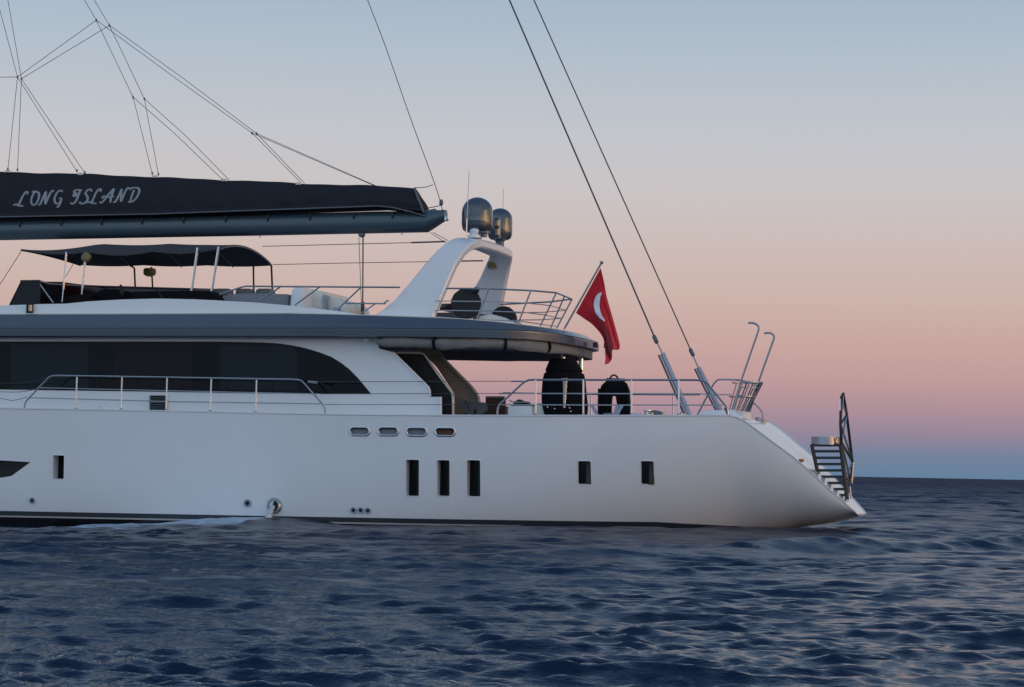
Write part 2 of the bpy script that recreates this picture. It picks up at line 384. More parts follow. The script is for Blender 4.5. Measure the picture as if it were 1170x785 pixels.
    v5 = n_('ShaderNodeVectorMath'); v5.operation = 'ADD'; l_(b1.outputs[0], v5.inputs[0]); l_(v4.outputs[0], v5.inputs[1])
    v6 = n_('ShaderNodeVectorMath'); v6.operation = 'NORMALIZE'; l_(v5.outputs[0], v6.inputs[0])
    l_(v6.outputs[0], b.inputs['Normal'])
    me.materials.append(m)
    o = bpy.data.objects.new('water', me); COL.objects.link(o); o['kind'] = 'structure'
build_water()

# ================================================================== the yacht
yacht = thing('sailing_yacht', 'large white motor sailing yacht with dark window band and long boom, under way', 'yacht', (0, 0, 0))

# ---- hull
top_px = [(0, 466.5), (100, 468.3), (200, 470), (300, 472.3), (400, 474), (500, 474.8), (600, 475), (700, 475), (780, 475), (830, 474.8), (844, 477), (855, 484), (876, 500),
          (906, 521.7), (929, 542), (949, 560.7), (966, 575.5), (977, 585), (980, 587.5)]
tp = [PH(*p) for p in top_px]
SHX = [-36, -28] + [p.x for p in tp]; SHZ = [tp[0].z + 1.3, tp[0].z + .55] + [p.z for p in tp]
def zsheer(x): return float(np.interp(x, SHX, SHZ))
XT = tp[-1].x
bot = [(-36, 2.4), (-34, -.3), (-31, -1.4), (-26, -1.8), (-5, -1.8), (2, -1.2), (4.5, -.7), (6, -.2)] + [(q.x, q.z) for q in (P(905, 603.5, -1.1), P(930, 600.5, -.9), P(950, 597.5, -.7), P(970, 593.5, -.35))] + [(XT, tp[-1].z - .06)]
def zkeel(x): return float(np.interp(x, [b_[0] for b_ in bot], [b_[1] for b_ in bot]))
def hull_y(x, z):
    zt, zb = zsheer(x), zkeel(x); v = min(max((zt - z) / max(zt - zb, 1e-3), 0), 1)
    n = float(np.interp(x, [-36, -30, -18, -6, 2, 6, 10], [1.6, 3, 7, 6.5, 3.3, 2.3, 2.0]))
    return hb(x) * (1 - v ** n) ** .5 * (1 - .02 * v)
def build_hull():
    xs = list(np.linspace(-36, -18, 14)) + list(np.linspace(-17, 4, 40)) + list(np.linspace(4.3, XT, 34))
    m = MB(); rings = []
    nv = 30
    for x in xs:
        zt, zb = zsheer(x), zkeel(x)
        side = []
        for k in range(nv):
            v = (k / (nv - 1)) ** .8
            v = 1 - (1 - v) ** 1.35
            z = zt + (zb - zt) * v
            side.append((hull_y(x, z) if k < nv - 1 else 0.0, z))
        ring = [Vector((x, -y, z)) for y, z in side] + [Vector((x, y, z)) for y, z in side[::-1][1:]]
        rings.append(ring)
    m.loft(rings)
    return m
mt = bpy.data.materials.new('hull_paint'); mt.use_nodes = True
t = mt.node_tree; b = t.nodes['Principled BSDF']
b.inputs['Roughness'].default_value = .22; b.inputs['Coat Weight'].default_value = .5; b.inputs['Coat Roughness'].default_value = .06
sa, sb_ = PH(0, 583.8), PH(760, 597.3)
slope = (sb_.z - sa.z) / (sb_.x - sa.x)
g = t.nodes.new('ShaderNodeNewGeometry'); sp = t.nodes.new('ShaderNodeSeparateXYZ'); t.links.new(g.outputs['Position'], sp.inputs[0])
q1 = t.nodes.new('ShaderNodeMath'); q1.operation = 'MULTIPLY_ADD'; q1.inputs[1].default_value = -slope; q1.inputs[2].default_value = -(sa.z - slope * sa.x)
t.links.new(sp.outputs['X'], q1.inputs[0])
q2 = t.nodes.new('ShaderNodeMath'); q2.operation = 'ADD'; t.links.new(q1.outputs[0], q2.inputs[0]); t.links.new(sp.outputs['Z'], q2.inputs[1])
q5 = t.nodes.new('ShaderNodeMath'); q5.operation = 'SUBTRACT'; q5.inputs[1].default_value = 4.0; t.links.new(sp.outputs['X'], q5.inputs[0])
q6 = t.nodes.new('ShaderNodeMath'); q6.operation = 'MAXIMUM'; q6.inputs[1].default_value = 0; t.links.new(q5.outputs[0], q6.inputs[0])
q7 = t.nodes.new('ShaderNodeMath'); q7.operation = 'MULTIPLY_ADD'; q7.inputs[1].default_value = .05; t.links.new(q6.outputs[0], q7.inputs[0]); t.links.new(q2.outputs[0], q7.inputs[2]); q2 = q7
q3 = t.nodes.new('ShaderNodeMapRange'); q3.inputs[1].default_value = -1; q3.inputs[2].default_value = 1; t.links.new(q2.outputs[0], q3.inputs[0])
cr = t.nodes.new('ShaderNodeValToRGB'); cr.color_ramp.interpolation = 'CONSTANT'; t.links.new(q3.outputs[0], cr.inputs[0])
e = cr.color_ramp.elements; e[0].position = 0; e[0].color = (.006, .006, .008, 1); e[1].position = .5; e[1].color = (.74, .755, .78, 1)
k = e.new(.5 - .095); k.color = (.45, .43, .42, 1); k = e.new(.5 - .073); k.color = (.035, .045, .055, 1)
gn = t.nodes.new('ShaderNodeTexNoise'); gn.inputs['Scale'].default_value = .5; gn.inputs['Detail'].default_value = 6
gm = t.nodes.new('ShaderNodeMapping'); gm.inputs['Scale'].default_value = (1, 1, .35); t.links.new(g.outputs['Position'], gm.inputs[0]); t.links.new(gm.outputs[0], gn.inputs['Vector'])
gr = t.nodes.new('ShaderNodeMapRange'); gr.inputs[3].default_value = .93; gr.inputs[4].default_value = 1.03; t.links.new(gn.outputs['Fac'], gr.inputs[0])
gx = t.nodes.new('ShaderNodeVectorMath'); gx.operation = 'SCALE'; t.links.new(cr.outputs[0], gx.inputs[0]); t.links.new(gr.outputs[0], gx.inputs['Scale']); t.links.new(gx.outputs[0], b.inputs['Base Color'])
# faint unfairness of the plating
bn = t.nodes.new('ShaderNodeTexNoise'); bn.inputs['Scale'].default_value = .45; bn.inputs['Detail'].default_value = 2
t.links.new(g.outputs['Position'], bn.inputs['Vector'])
bb = t.nodes.new('ShaderNodeBump'); bb.inputs['Strength'].default_value = .5; bb.inputs['Distance'].default_value = .04; t.links.new(bn.outputs['Fac'], bb.inputs['Height']); t.links.new(bb.outputs[0], b.inputs['Normal'])
hull = build_hull().build('hull', mt, yacht, ang=40)

# ---- openings cut into the hull
def hpoint(px, py):
    p = PH(px, py)
    for _ in range(6): p = P(px, py, -hull_y(p.x, p.z))
    return p
def rounded(cx, cz, w, h, r, n=5):
    o = []
    for sx, sz, a0 in ((1, 1, 0), (-1, 1, 90), (-1, -1, 180), (1, -1, 270)):
        for k in range(n + 1):
            a = math.radians(a0 + 90 * k / n)
            o.append((cx + sx * (w / 2 - r) + r * math.cos(a), cz + sz * (h / 2 - r) + r * math.sin(a)))
    return o
ports = []
for x0, x1, y0, y1, kind in ((60, 73.5, 520, 547.5, 'port'), (463.5, 479, 525, 567, 'tall'), (499, 514, 525.5, 567, 'tall'), (533, 549, 525.5, 567.5, 'tall'),
                             (660, 675.5, 526.5, 553.5, 'port'), (732, 747.5, 526.5, 553.5, 'port'),
                             (400, 422, 488.5, 497.5, 'slot'), (432.5, 455, 488.5, 497.5, 'slot'), (465, 487.5, 489, 498, 'slot'), (497.5, 520, 489, 498, 'slot')):
    a = hpoint(x0, (y0 + y1) / 2); c = hpoint(x1, (y0 + y1) / 2); tt = hpoint((x0 + x1) / 2, y0); bb_ = hpoint((x0 + x1) / 2, y1)
    ports.append(((a.x + c.x) / 2, (tt.z + bb_.z) / 2, c.x - a.x, tt.z - bb_.z, kind, -(a.y + c.y) / 2))
cut = MB()
for cx, cz, w, h, kind, y in ports:
    r = .055 if kind != 'slot' else h / 2 - .005
    dep = {'port': .10 if cx > -10 else .38, 'tall': .33, 'slot': .10}[kind]
    o = rounded(cx, cz, w, h, r)
    yf = [Vector((x, -y - .5, z)) for x, z in o]; cut.loft([yf, [Vector((p.x, -hull_y(cx, cz) + dep, p.z)) for p in yf]])
pl = [hpoint(-190, 524), hpoint(0, 526), hpoint(35, 528), hpoint(13, 544), hpoint(0, 546), hpoint(-190, 552)]
cut.loft([[Vector((p.x, p.y - .5, p.z)) for p in pl], [Vector((p.x, p.y + .05, p.z)) for p in pl]])
tmp = cut.build('cutter', M['white'], None, smooth=False)
md = hull.modifiers.new('cut', 'BOOLEAN'); md.object = tmp; md.operation = 'DIFFERENCE'; md.solver = 'EXACT'
dg = bpy.context.evaluated_depsgraph_get()
nm = bpy.data.meshes.new_from_object(hull.evaluated_get(dg))
hull.modifiers.clear(); old = hull.data; hull.data = nm; nm.name = 'hull'
bpy.data.objects.remove(tmp)
nm.shade_smooth(); nm.set_sharp_from_angle(angle=math.radians(30))
while len(nm.materials) > 1: nm.materials.pop()
for cx, cz, w, h, kind, y in ports:
    yy = -hull_y(cx, cz)
    r = .055 if kind != 'slot' else h / 2 - .005
    dep = {'port': .10 if cx > -10 else .38, 'tall': .33, 'slot': .10}[kind]
    o = rounded(cx, cz, w, h, r)
    # thin rim following the opening
    ring = [Vector((x, -hull_y(x, z) - .004, z)) for x, z in o]; ring.append(ring[0])
    rim = MB().tube(ring, .012 if kind != 'slot' else .028, 6).build('porthole', M['white'] if kind != 'slot' else M['steel'], yacht)
    if kind != 'slot': rim['label'] = 'upright rectangular hull window' if kind == 'port' else 'tall narrow hull window'
    else: rim['label'] = 'flat oval opening with a steel rim'
    ins = rounded(cx, cz, w - .004, h - .004, r)
    fr = 1 if kind == 'slot' else .96
    gm_ = M['glass'] if kind != 'slot' else M['cushion']
    if kind == 'slot' and cx == ports[-1][0]: gm_ = M['wood']
    MB().prism([Vector((x, yy + dep - .02, z)) for x, z in ins], .015).build('glass' if kind != 'slot' else 'inner_plate', gm_, rim, smooth=False)
    if kind != 'slot':      # curtain edge and mullion behind the glass plane
        MB().box((cx + w * .10, yy + dep - .032, cz - h * .47), (cx + w * .46, yy + dep - .022, cz + h * .47)).build('blind', M['curtain'] if kind == 'port' else M['smoke'], rim, smooth=False)
wd = MB().prism([Vector((p.x, p.y + .03, p.z)) for p in pl], .02).build('side_window', M['black'], yacht, smooth=False)
wd['label'] = 'black pointed window in the hull side'
# round skin fittings
for px, py, r, in ((37, 572, .10), (283, 575, .12), (404, 583, .095), (412.3, 583, .095), (420.5, 583.4, .095)):
    p = hpoint(px, py)
    f_ = MB().lathe((p.x, p.y - .03, p.z), (0, 1, 0), [(.08, r), (0, r), (0, r * .62), (.06, r * .6)], 20).build('drain_outlet', M['tube'], yacht)
    MB().lathe((p.x, p.y - .005, p.z), (0, 1, 0), [(0, r * .6), (.02, r * .6)], 16).build('bore', M['black'], f_)
p = hpoint(313, 578)
f_ = MB().lathe((p.x, p.y - .07, p.z), (.15, 1, 0), [(.16, .24), (.03, .24), (0, .22), (0, .17), (.12, .15)], 28).build('exhaust_outlet', M['rail'], yacht)
MB().lathe((p.x, p.y - .01, p.z), (.15, 1, 0), [(0, .165), (.02, .165)], 20).build('bore', M['black'], f_)
f_['label'] = 'large round steel exhaust outlet spilling water'
jet = [p + Vector((0, -.02, -.03)), p + Vector((-.02, -.12, -.1)), p + Vector((-.05, -.2, -.25)), p + Vector((-.09, -.27, -.55)), p + Vector((-.14, -.32, -.95))]
mj = mat('white_water', (.5, .55, .6), .35, var=.2, vscale=20, bump=.8, bscale=30)
o = MB().tube(smooth_path(jet, 6), lambda t_: .06 + .07 * t_ + .015 * math.sin(t_ * 23), 10).build('cooling_water', mj); tag(o, 'white stream of cooling water falling from the round exhaust outlet', 'water jet')
# gunwale moulding at the deck edge
gw = [Vector((x, -hb(x) - .004, zsheer(x) + .005)) for x in np.linspace(-17.5, XT - .05, 160)]
MB().tube(gw, .022, 6).build('gunwale', M['white'], yacht)
gw = [Vector((x, hb(x) + .004, zsheer(x) + .005)) for x in np.linspace(-17.5, XT - .05, 160)]
MB().tube(gw, .022, 6).build('gunwale', M['white'], yacht)

# ---- deckhouse side with its long dark window
YS = -3.45
wall = [(-330, 386), (432, 384), (433, 398), (449, 402.5), (484, 437), (489, 442), (491, 446), (491, 453.5), (503, 453.5), (503.5, 480), (-330, 478)]
w_ = MB().prism([P(x, y, YS) for x, y in wall], .12).build('deckhouse_side', M['white'], yacht, smooth=False)
win = [(-330, 389.5), (0, 390.2), (150, 390.2), (250, 390.3), (300, 391.2), (320, 392.6), (335, 394.8), (350, 398), (365, 402.5), (378, 407.5), (388, 413.5), (398, 421), (408, 431), (416, 440.5), (424, 450.2), (300, 449.4), (200, 447.7), (0, 445), (-330, 441)]
w2 = MB().prism([P(x, y, YS - .015) for x, y in win], .03).build('window_band', M['glass'], w_, smooth=False)
for x0, x1 in ((-110, -20), (13, 101), (130, 220), (251, 340)):
    y0 = 393.5 + 1.5 * (x1 > 300)
    b_ = MB().prism([P(x0, y0, YS - .018), P(x1 - (8 if x1 > 300 else 0), y0, YS - .018), P(x1, y0 + (6 if x1 > 300 else 1), YS - .018), P(x1, 446, YS - .018), P(x0, 444.5, YS - .018)], .008)
    b_.build('window_pane', M['pane'] if x0 != 130 else mat('curtained_glass', (.010, .008, .012), .12, var=.4, vscale=.8, spec=.13), w_, smooth=False)
# far side of the deckhouse, and a black panel painted as the shade of the saloon opening
MB().prism([P(x, y, YS) + Vector((0, 6.6, 0)) for x, y in [(-330, 386), (400, 386), (400, 480), (-330, 478)]], .12).build('deckhouse_side', M['white'], yacht, smooth=False)
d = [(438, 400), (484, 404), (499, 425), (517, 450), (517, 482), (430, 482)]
MB().prism([P(x, y, -2.9) for x, y in d], .15).build('doorway_shade_panel', M['black'], yacht, smooth=False)  # flat black sheet in place of the unlit room behind the door
wing = [(476, 396), (500, 396), (508, 411), (540, 444), (547, 453), (549, 462), (549, 482), (519, 482), (519, 450), (499, 420)]
wg = MB().prism([P(x, y, .95) for x, y in wing], .14).build('cockpit_wing', M['tan'], yacht, bevel=.02)
MB().tube(corner_path([P(505, 408.5, .9), P(540, 443.5, .9), P(546.5, 453, .9), P(548.5, 463, .9), P(548.5, 480, .9)], .2), .05, 8).build('wing_edge', M['white'], wg)
MB().tube(corner_path([P(449, 403, -2.95), P(484, 403.5, -2.95), P(499, 426, -2.95), P(517, 450, -2.95), P(517.5, 480, -2.95)], .1), .028, 6).build('door_frame', M['tan'], yacht)
MB().tube([P(498, 424, -3.0), P(508, 438, -3.0), P(517.5, 449.5, -3.0), P(518, 462, -3.0)], .012, 6).build('door_handle', M['chrome'], yacht)
MB().tube([P(449, 402.3, YS - .01), P(484, 437, YS - .01), P(490, 443, YS - .01), P(491.5, 453, YS - .01)], .035, 6).build('wall_edge', M['white'], w_)
MB().tube([P(503, 453.5, YS), P(503.3, 478, YS)], .05, 8).build('wall_edge', M['white'], w_)
# vent grille and hook low on the deckhouse side
vg = MB().box(*[tuple(v) for v in (P(171.5, 468.5, YS - .03), P(189, 452, YS - .002))]).build('air_vent', M['black'], yacht, smooth=False)
m = MB()
for k in range(6):
    a = P(172, 454.5 + k * 2.6, YS - .06); c = P(189, 454.5 + k * 2.6, YS - .06); m.tube([a, c], .012, 4)
m.build('slat', M['rail'], vg)
for x_ in (170.5, 190.5): MB().tube([P(x_, 452, YS - .04), P(x_, 469, YS - .04)], .02, 5).build('bracket', M['steel'], vg)
MB().tube([P(113.5, 464, YS - .02), P(114.5, 469, YS - .04)], .025, 6).build('hook', M['steel'], yacht)
MB().lathe(P(418.5, 387.5, -3.7), (0, 0, -1), [(-.05, .03), (0, .08), (.05, .07), (.08, .02)], 12).build('deck_lamp', M['offwhite'], yacht)

# ---- roof of the main deck: one slab with a grooved dark edge
RH = 4.05
zt_ = [P(x, y, -RH + .3) for x, y in ((-330, 361), (0, 359), (340, 358), (440, 361), (500, 363), (560, 367), (620, 372), (660, 377.5), (700, 384))]
zb2 = [P(x, y, -RH) for x, y in ((-330, 382), (0, 384.5), (430, 384.8), (600, 386.5), (650, 389.5), (700, 394.5))]
XR0, XR1 = P(480, 386, -RH).x, P(600, 386, 0).x + 3.2
XR1 = P(668, 390, -2.2).x - .42
def hr(x):
    if x <= XR0: return RH
    u = min((x - XR0) / (XR1 - XR0), 1); return RH * (1 - u ** 3.2) ** (1 / 2.6)
def ztop(x): return float(np.interp(x, [p.x for p in zt_], [p.z for p in zt_]))
def zbot(x): return float(np.interp(x, [p.x for p in zb2], [p.z for p in zb2]))
def roof_outline(inset=0.0):
    xs = list(np.linspace(-30, XR0, 20)) + [XR0 + (XR1 - XR0) * (1 - (1 - k / 40) ** 2) for k in range(1, 41)]
    near = [(x, -hr(x)) for x in xs]; far = [(x, hr(x)) for x in xs[::-1][1:]]
    pts = near + far; out = []
    c = len(pts)
    for i, (x, y) in enumerate(pts):
        a = pts[max(0, i - 1)]; b2 = pts[min(c - 1, i + 1)]
        dx, dy = b2[0] - a[0], b2[1] - a[1]; ln = math.hypot(dx, dy)
        out.append((x - dy / ln * inset, y + dx / ln * inset))
    return out
def roof_ring(inset, fz): return [Vector((x, y, fz(x))) for x, y in roof_outline(inset)]
m = MB()
m.loft([roof_ring(.34, lambda x: zbot(x) + .06), roof_ring(.05, lambda x: zbot(x)), roof_ring(0, lambda x: zbot(x) + .02), roof_ring(-.01, lambda x: zbot(x) + .20),
        roof_ring(.05, lambda x: zbot(x) + .215), roof_ring(.05, lambda x: zbot(x) + .25), roof_ring(.02, lambda x: zbot(x) + .265),
        roof_ring(.26, lambda x: ztop(x) - .03), roof_ring(.32, lambda x: ztop(x)), roof_ring(.6, lambda x: ztop(x) + .005)])
roof = m.build('deck_roof', M['fascia'], yacht, ang=28)
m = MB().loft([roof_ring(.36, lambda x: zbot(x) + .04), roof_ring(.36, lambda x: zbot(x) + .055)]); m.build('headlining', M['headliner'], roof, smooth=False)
m = MB().loft([roof_ring(.38, lambda x: ztop(x) + .008), roof_ring(.38, lambda x: ztop(x) + .03)]); m.build('upper_deck', M['offwhite'], roof, smooth=False)
# rolled side curtains hung under the roof edge
xs = np.linspace(P(434, 392, -RH + .2).x, XR1 - .02, 70)
def roll_path(s):
    pts = []
    ol = [q for q in roof_outline(.20)]
    h = len(ol) // 2 + 1
    near = [q for q in ol[:h] if q[0] > P(434, 392, -RH + .2).x - .3]
    if s > 0: near = [(x, -y) for x, y in near]
    return [Vector((x, y, zbot(x) - .15)) for x, y in near]
def roll(s):
    base = roll_path(s); pts = []
    for i in range(len(base) - 1):
        for k in range(6): pts.append(base[i].lerp(base[i + 1], k / 6))
    pts.append(base[-1]); m = MB(); rings = []
    n = len(pts)
    for i, p in enumerate(pts):
        T = (pts[min(i + 1, n - 1)] - pts[max(i - 1, 0)]).normalized(); w = Vector((0, 0, 1)).cross(T).normalized()
        x = p.x
        rr = .155 + .012 * math.sin(x * 5.1) + .01 * math.sin(x * 11.3 + 1)
        sag = -.02 * math.sin(x * 2.2)
        e_ = 0.35 if i in (0, n - 1) else 1
        rings.append([p + Vector((0, 0, sag)) + (w * math.cos(a) * .8 + Vector((0, 0, 1)) * math.sin(a)) * (rr * e_ * (1 + .06 * math.sin(3 * a + x * 3))) for a in [2 * math.pi * k / 14 for k in range(14)]])
    m.loft(rings); return m.build('rolled_curtain', M['canvas'], roof), pts
rn, rpts = roll(-1)
fp = [(x, -y) for x, y in roof_outline(.20)[:len(roof_outline(.20)) // 2 + 1] if x > P(468, 405, 3.8).x]
MB().loft([[Vector((x, y, zbot(x) + .03)), Vector((x, y, zbot(x) - .27 + .015 * math.sin(x * 3))), Vector((x, y + .02, zbot(x) - .27)), Vector((x, y + .02, zbot(x) + .03))] for x, y in fp]).build('far_curtain', M['headliner'], roof)
for px in (496, 572, 609):
    x = P(px, 394, -RH + .1).x
    i = min(range(len(rpts)), key=lambda k_: abs(rpts[k_].x - x)); p = rpts[i]
    T = (rpts[i + 1] - rpts[i - 1]).normalized()
    MB().lathe(p - T * .035, T, [(0, .185), (.07, .185)], 16).build('strap', M['cover'], roof)
# maroon strips laid on the aft corner of the roof edge, and its pointed cap
for x0, x1 in ((646, 654), (659, 665)):
    a = P(x0, 378, -3.2); c = P(x1, 380, -3.0)
    seg = []
    for k in range(5):
        x = a.x + (c.x - a.x) * k / 4
        seg.append([Vector((x, -hr(x) - .012 + .02, zbot(x) + .03)), Vector((x, -hr(x) + .012, zbot(x) + .19)), Vector((x, -hr(x) + .03, zbot(x) + .19)), Vector((x, -hr(x) + .03, zbot(x) + .03))])
    MB().loft(seg).build('maroon_strip', M['maroon'], roof)
# columns under the aft end of the roof
for px, Y, y1 in ((643.5, -.6, 400), (664, 0.9, 404)):
    c = MB().tube([P(px, y1, Y), P(px + .4, 480, Y)], .072, 14).build('roof_column', M['steel'], yacht)
    MB().lathe(P(px, y1 + 2, Y), (0, 0, -1), [(0, .11), (.03, .11), (.05, .075)], 14).build('flange', M['steel'], c)

# ---- white coaming of the flybridge
co_ = [(-330, 356), (0, 349), (40, 347.5), (75, 346.8), (100, 344.3), (140, 342), (180, 341), (220, 341.8), (250, 343.2), (290, 345.4), (320, 348), (350, 350.8), (380, 354.6), (400, 357.5), (416, 360), (416, 364), (-330, 366)]
for dy, th in ((0, .22), (7.0 - .22, .22)):
    o = MB().prism([P(x, y, -3.5) + Vector((0, dy, 0)) for x, y in co_], th).build('flybridge_coaming', M['white'], yacht, bevel=.03, ang=50)

# ---- radar arch: two raked legs that fold into a cross beam
def build_arch():
    #     fore edge        aft edge         y      lean of the plate (0 upright, 90 flat)
    st = [((424, 362), (494, 366), -3.25, 4), ((437, 354), (497, 356), -3.2, 6), ((452, 341), (504, 340), -3.1, 9), ((470, 320), (511.5, 322), -2.95, 11), ((488, 298), (520, 303), -2.75, 14), ((500, 284.5), (529, 288.5), -2.5, 24), ((509, 276.5), (537, 279.5), -2.25, 42),
          ((517, 272.5), (544, 275), -1.95, 66), ((524, 271.2), (551, 273.4), -1.6, 83)]
    th = .26; rings = []
    data = []
    for F, A_, y, l in st:
        data.append((P(*F, y), P(*A_, y), l))
    xF, zF = data[-1][0].x, data[-1][0].z; xA, zA = data[-1][1].x, data[-1][1].z
    mids = [(Vector((xF + .03, y, zF + .03 * (1 - abs(y) / 1.6))), Vector((xA + .03, y, zA + .03 * (1 - abs(y) / 1.6))), 90) for y in (-1.1, -.55, 0, .55, 1.1)]
    full = [(a, c, l, -1) for a, c, l in data] + [(a, c, l, -1) for a, c, l in mids] + [(Vector((a.x, -a.y, a.z)), Vector((c.x, -c.y, c.z)), l, 1) for a, c, l in data[::-1]]
    # refine
    fine = []
    for i in range(len(full) - 1):
        a0, c0, l0, s0 = full[i]; a1, c1, l1, s1 = full[i + 1]
        for k in range(3):
            u = k / 3
            L0 = l0 if s0 < 0 else 180 - l0; L1 = l1 if s1 < 0 else 180 - l1
            fine.append((a0.lerp(a1, u), c0.lerp(c1, u), L0 + (L1 - L0) * u))
    a0, c0, l0, s0 = full[-1]; fine.append((a0, c0, 180 - l0))
    for a, c, l in fine:
        al = math.radians(l); nin = Vector((0, math.cos(al), -math.sin(al)))   # into the plate from its outer face
        d = (c - a).normalized(); e1 = .05
        rings.append([a + d * e1, c - d * e1, c + nin * e1, c + nin * (th - e1), c - d * e1 + nin * th, a + d * e1 + nin * th, a + nin * (th - e1), a + nin * e1])
    m = MB(); m.loft(rings); return m
arch = build_arch().build('radar_arch', M['white'], yacht, ang=38)
ARCH_TOP = P(527, 270, -1.6)
def round_fitting(p, r, parent, name='yellow_fitting', ax=(0, 0, -1)):
    l_ = MB().lathe(p, ax, [(-.14, r * .8), (-.10, r), (.04, r), (.10, r * .75)], 18).build(name, M['yellow'], parent)  # yellow domed fitting, gives no light
    MB().lathe(p + Vector(ax) * .10, ax, [(0, r * .7), (.03, r * .35)], 18).build('lens', M['gold'], l_)  # gold disc on the face of the dome
    return l_
round_fitting(P(562.5, 303, 2.2), .16, arch); round_fitting(P(561, 285.5, 1.0), .14, arch)
# radomes
def radome(c, r, h0, h1, name='radome'):
    prof = [(h0, r * .45), (h0 + .02, r * .70), (h0 + .07, r * .88), (h0 + .14, r * .96), (h0 + .24, r)]
    hc = h1 - r * .95
    prof += [(hc, r)] + [(hc + r * .95 * math.sin(math.radians(a)), r * math.cos(math.radians(a))) for a in range(10, 91, 8)]
    o = MB().lathe(c, (0, 0, 1), prof, 40).build(name, M['radome'], yacht, ang=60)
    MB().lathe(c, (0, 0, 1), [(h0 - .35, .16), (h0 - .05, .13), (h0 + .02, .2)], 20).build('pedestal', M['fascia'], o)
    return o
b1 = P(545, 266, -.9); t1 = P(545, 225.5, -.9)
rd = radome(Vector((b1.x, -.9, 0)), .475, b1.z, t1.z); rd['label'] = 'nearer larger dark radome with maker name'
b2_ = P(571, 274.5, 1.3); t2_ = P(571, 238, 1.3)
rd2 = radome(Vector((b2_.x, 1.3, 0)), .39, b2_.z, t2_.z); rd2['label'] = 'farther dark radome'
# name on the radome
def text_mesh(txt, size):
    cu = bpy.data.curves.new('t', 'FONT'); cu.body = txt; cu.size = size; cu.extrude = .002; cu.align_x = 'CENTER'; cu.resolution_u = 3
    ob = bpy.data.objects.new('t', cu); COL.objects.link(ob)
    me = bpy.data.meshes.new_from_object(ob.evaluated_get(bpy.context.evaluated_depsgraph_get())); bpy.data.objects.remove(ob)
    return me
me = text_mesh('intellian', .17)
ctr = Vector((b1.x, -.9, P(545, 251.5, -.9 - .425).z)); face = math.atan2(CAM.y - ctr.y, CAM.x - ctr.x) - .12
for v in me.vertices:
    a = face + v.co.x / .48; v.co = Vector((ctr.x + .481 * math.cos(a), ctr.y + .481 * math.sin(a), ctr.z + v.co.y))
me.materials.append(M['radtext']); o = bpy.data.objects.new('lettering', me); COL.objects.link(o); o.parent = rd
# lights and whips on the arch
w_l = MB().lathe(P(542, 272, -1.35), (0, 0, 1), [(0, .2), (.08, .2), (.12, .13), (.2, .15), (.27, .12), (.3, .02)], 16).build('camera_dome', M['white'], yacht)
MB().lathe(P(553, 271, -1.2), (0, 0, 1), [(0, .1), (.1, .1), (.12, .2), (.17, .2)], 12).build('horn', M['fascia'], yacht)
nl = MB().box(tuple(P(564.5, 272, .0)), tuple(P(572.5, 250, .25))).build('navigation_light', M['fascia'], yacht, bevel=.02)
MB().lathe(P(568.5, 258, -.02), (0, 0, 1), [(-.0, .07), (.16, .07)], 12).build('lens', M['gold'], nl)  # orange highlight put into the lens colour, here and below
MB().lathe(P(568.5, 268.5, -.02), (0, 0, 1), [(-.0, .07), (.18, .07)], 12).build('lens', M['gold'], nl)
a = MB().tube([P(533, 271, -1.5), P(533.6, 250, -1.5)], .02, 6).build('whip_antenna', M['steel'], yacht)
MB().tube([P(533.6, 250, -1.5), P(536, 195, -1.5)], .012, 6).build('tip', M['offwhite'], a)
MB().tube([P(573.5, 262, 1.6), P(575.5, 216, 1.6)], .009, 6).build('whip_antenna', M['rail'], yacht)

# ---- boom with its furled sail under a navy cover, Y = 0
def zline(pts, Y=0):
    q = [P(x, y, Y) for x, y in pts]; return [p.x for p in q], [p.z for p in q]
bt, bb2, ct, cb = (zline([(-420, 262), (0, 253.5), (300, 246.5), (440, 242.5), (478, 243), (506, 241)]), zline([(-420, 282), (0, 274.5), (300, 269.2), (488, 265.5), (510, 251.5)]),
                   zline([(-420, 180), (-100, 192), (0, 196.5), (100, 199), (200, 203.5), (300, 207.5), (350, 210), (430, 212.5), (474, 215)]), zline([(-420, 256), (0, 250), (100, 248.2), (180, 246.8), (300, 242.5), (440, 237.5), (455, 239.5), (483, 245.5)]))
def fi(d_, x): return float(np.interp(x, *d_))
XB0, XB1 = P(-420, 270, 0).x, P(510, 251.5, 0).x
rings = []
for x in list(np.linspace(XB0, P(488, 265, 0).x, 60)) + list(np.linspace(P(489, 265, 0).x, XB1 - .02, 6)):
    z0, z1 = fi(bb2, x), fi(bt, x) + .03
    h = (z1 - z0) / 2; c = (z0 + z1) / 2; hw = min(.30, h * 1.05)
    rings.append([Vector((x, hw * (abs(math.cos(a)) ** .75) * (1 if math.cos(a) > 0 else -1), c + h * (abs(math.sin(a)) ** .85) * (1 if math.sin(a) > 0 else -1))) for a in [2 * math.pi * k / 24 for k in range(24)]])
boom = MB().loft(rings).build('boom', M['boom'], yacht, ang=40)
tip = MB().loft([[P(504.5, 240.5, 0) + Vector((0, y, 0)) for y in (-.12, .12)] + [P(509.5, 252.5, 0) + Vector((0, y, 0)) for y in (.12, -.12)],
                 [P(507, 241, 0) + Vector((0, y, 0)) for y in (-.12, .12)] + [P(511.5, 251, 0) + Vector((0, y, 0)) for y in (.12, -.12)]]).build('end_cap', M['steel'], boom)
for px in (28, 75, 121, 167, 214, 262, 310, 358, 408, 452):
    x = P(px, 258, 0).x
    z = fi(bt, x)
    MB().box((x - .03, -.325, z - .22), (x + .03, -.27, z - .02)).build('batten_clip', M['groove'], boom, bevel=.005)
for px in (298, 416, 460):
    x = P(px, 266, 0).x; MB().tube([(x, -.05, fi(bb2, x) + .02), (x, -.05, fi(bb2, x) - .07)], .02, 6).build('eye', M['rail'], boom)
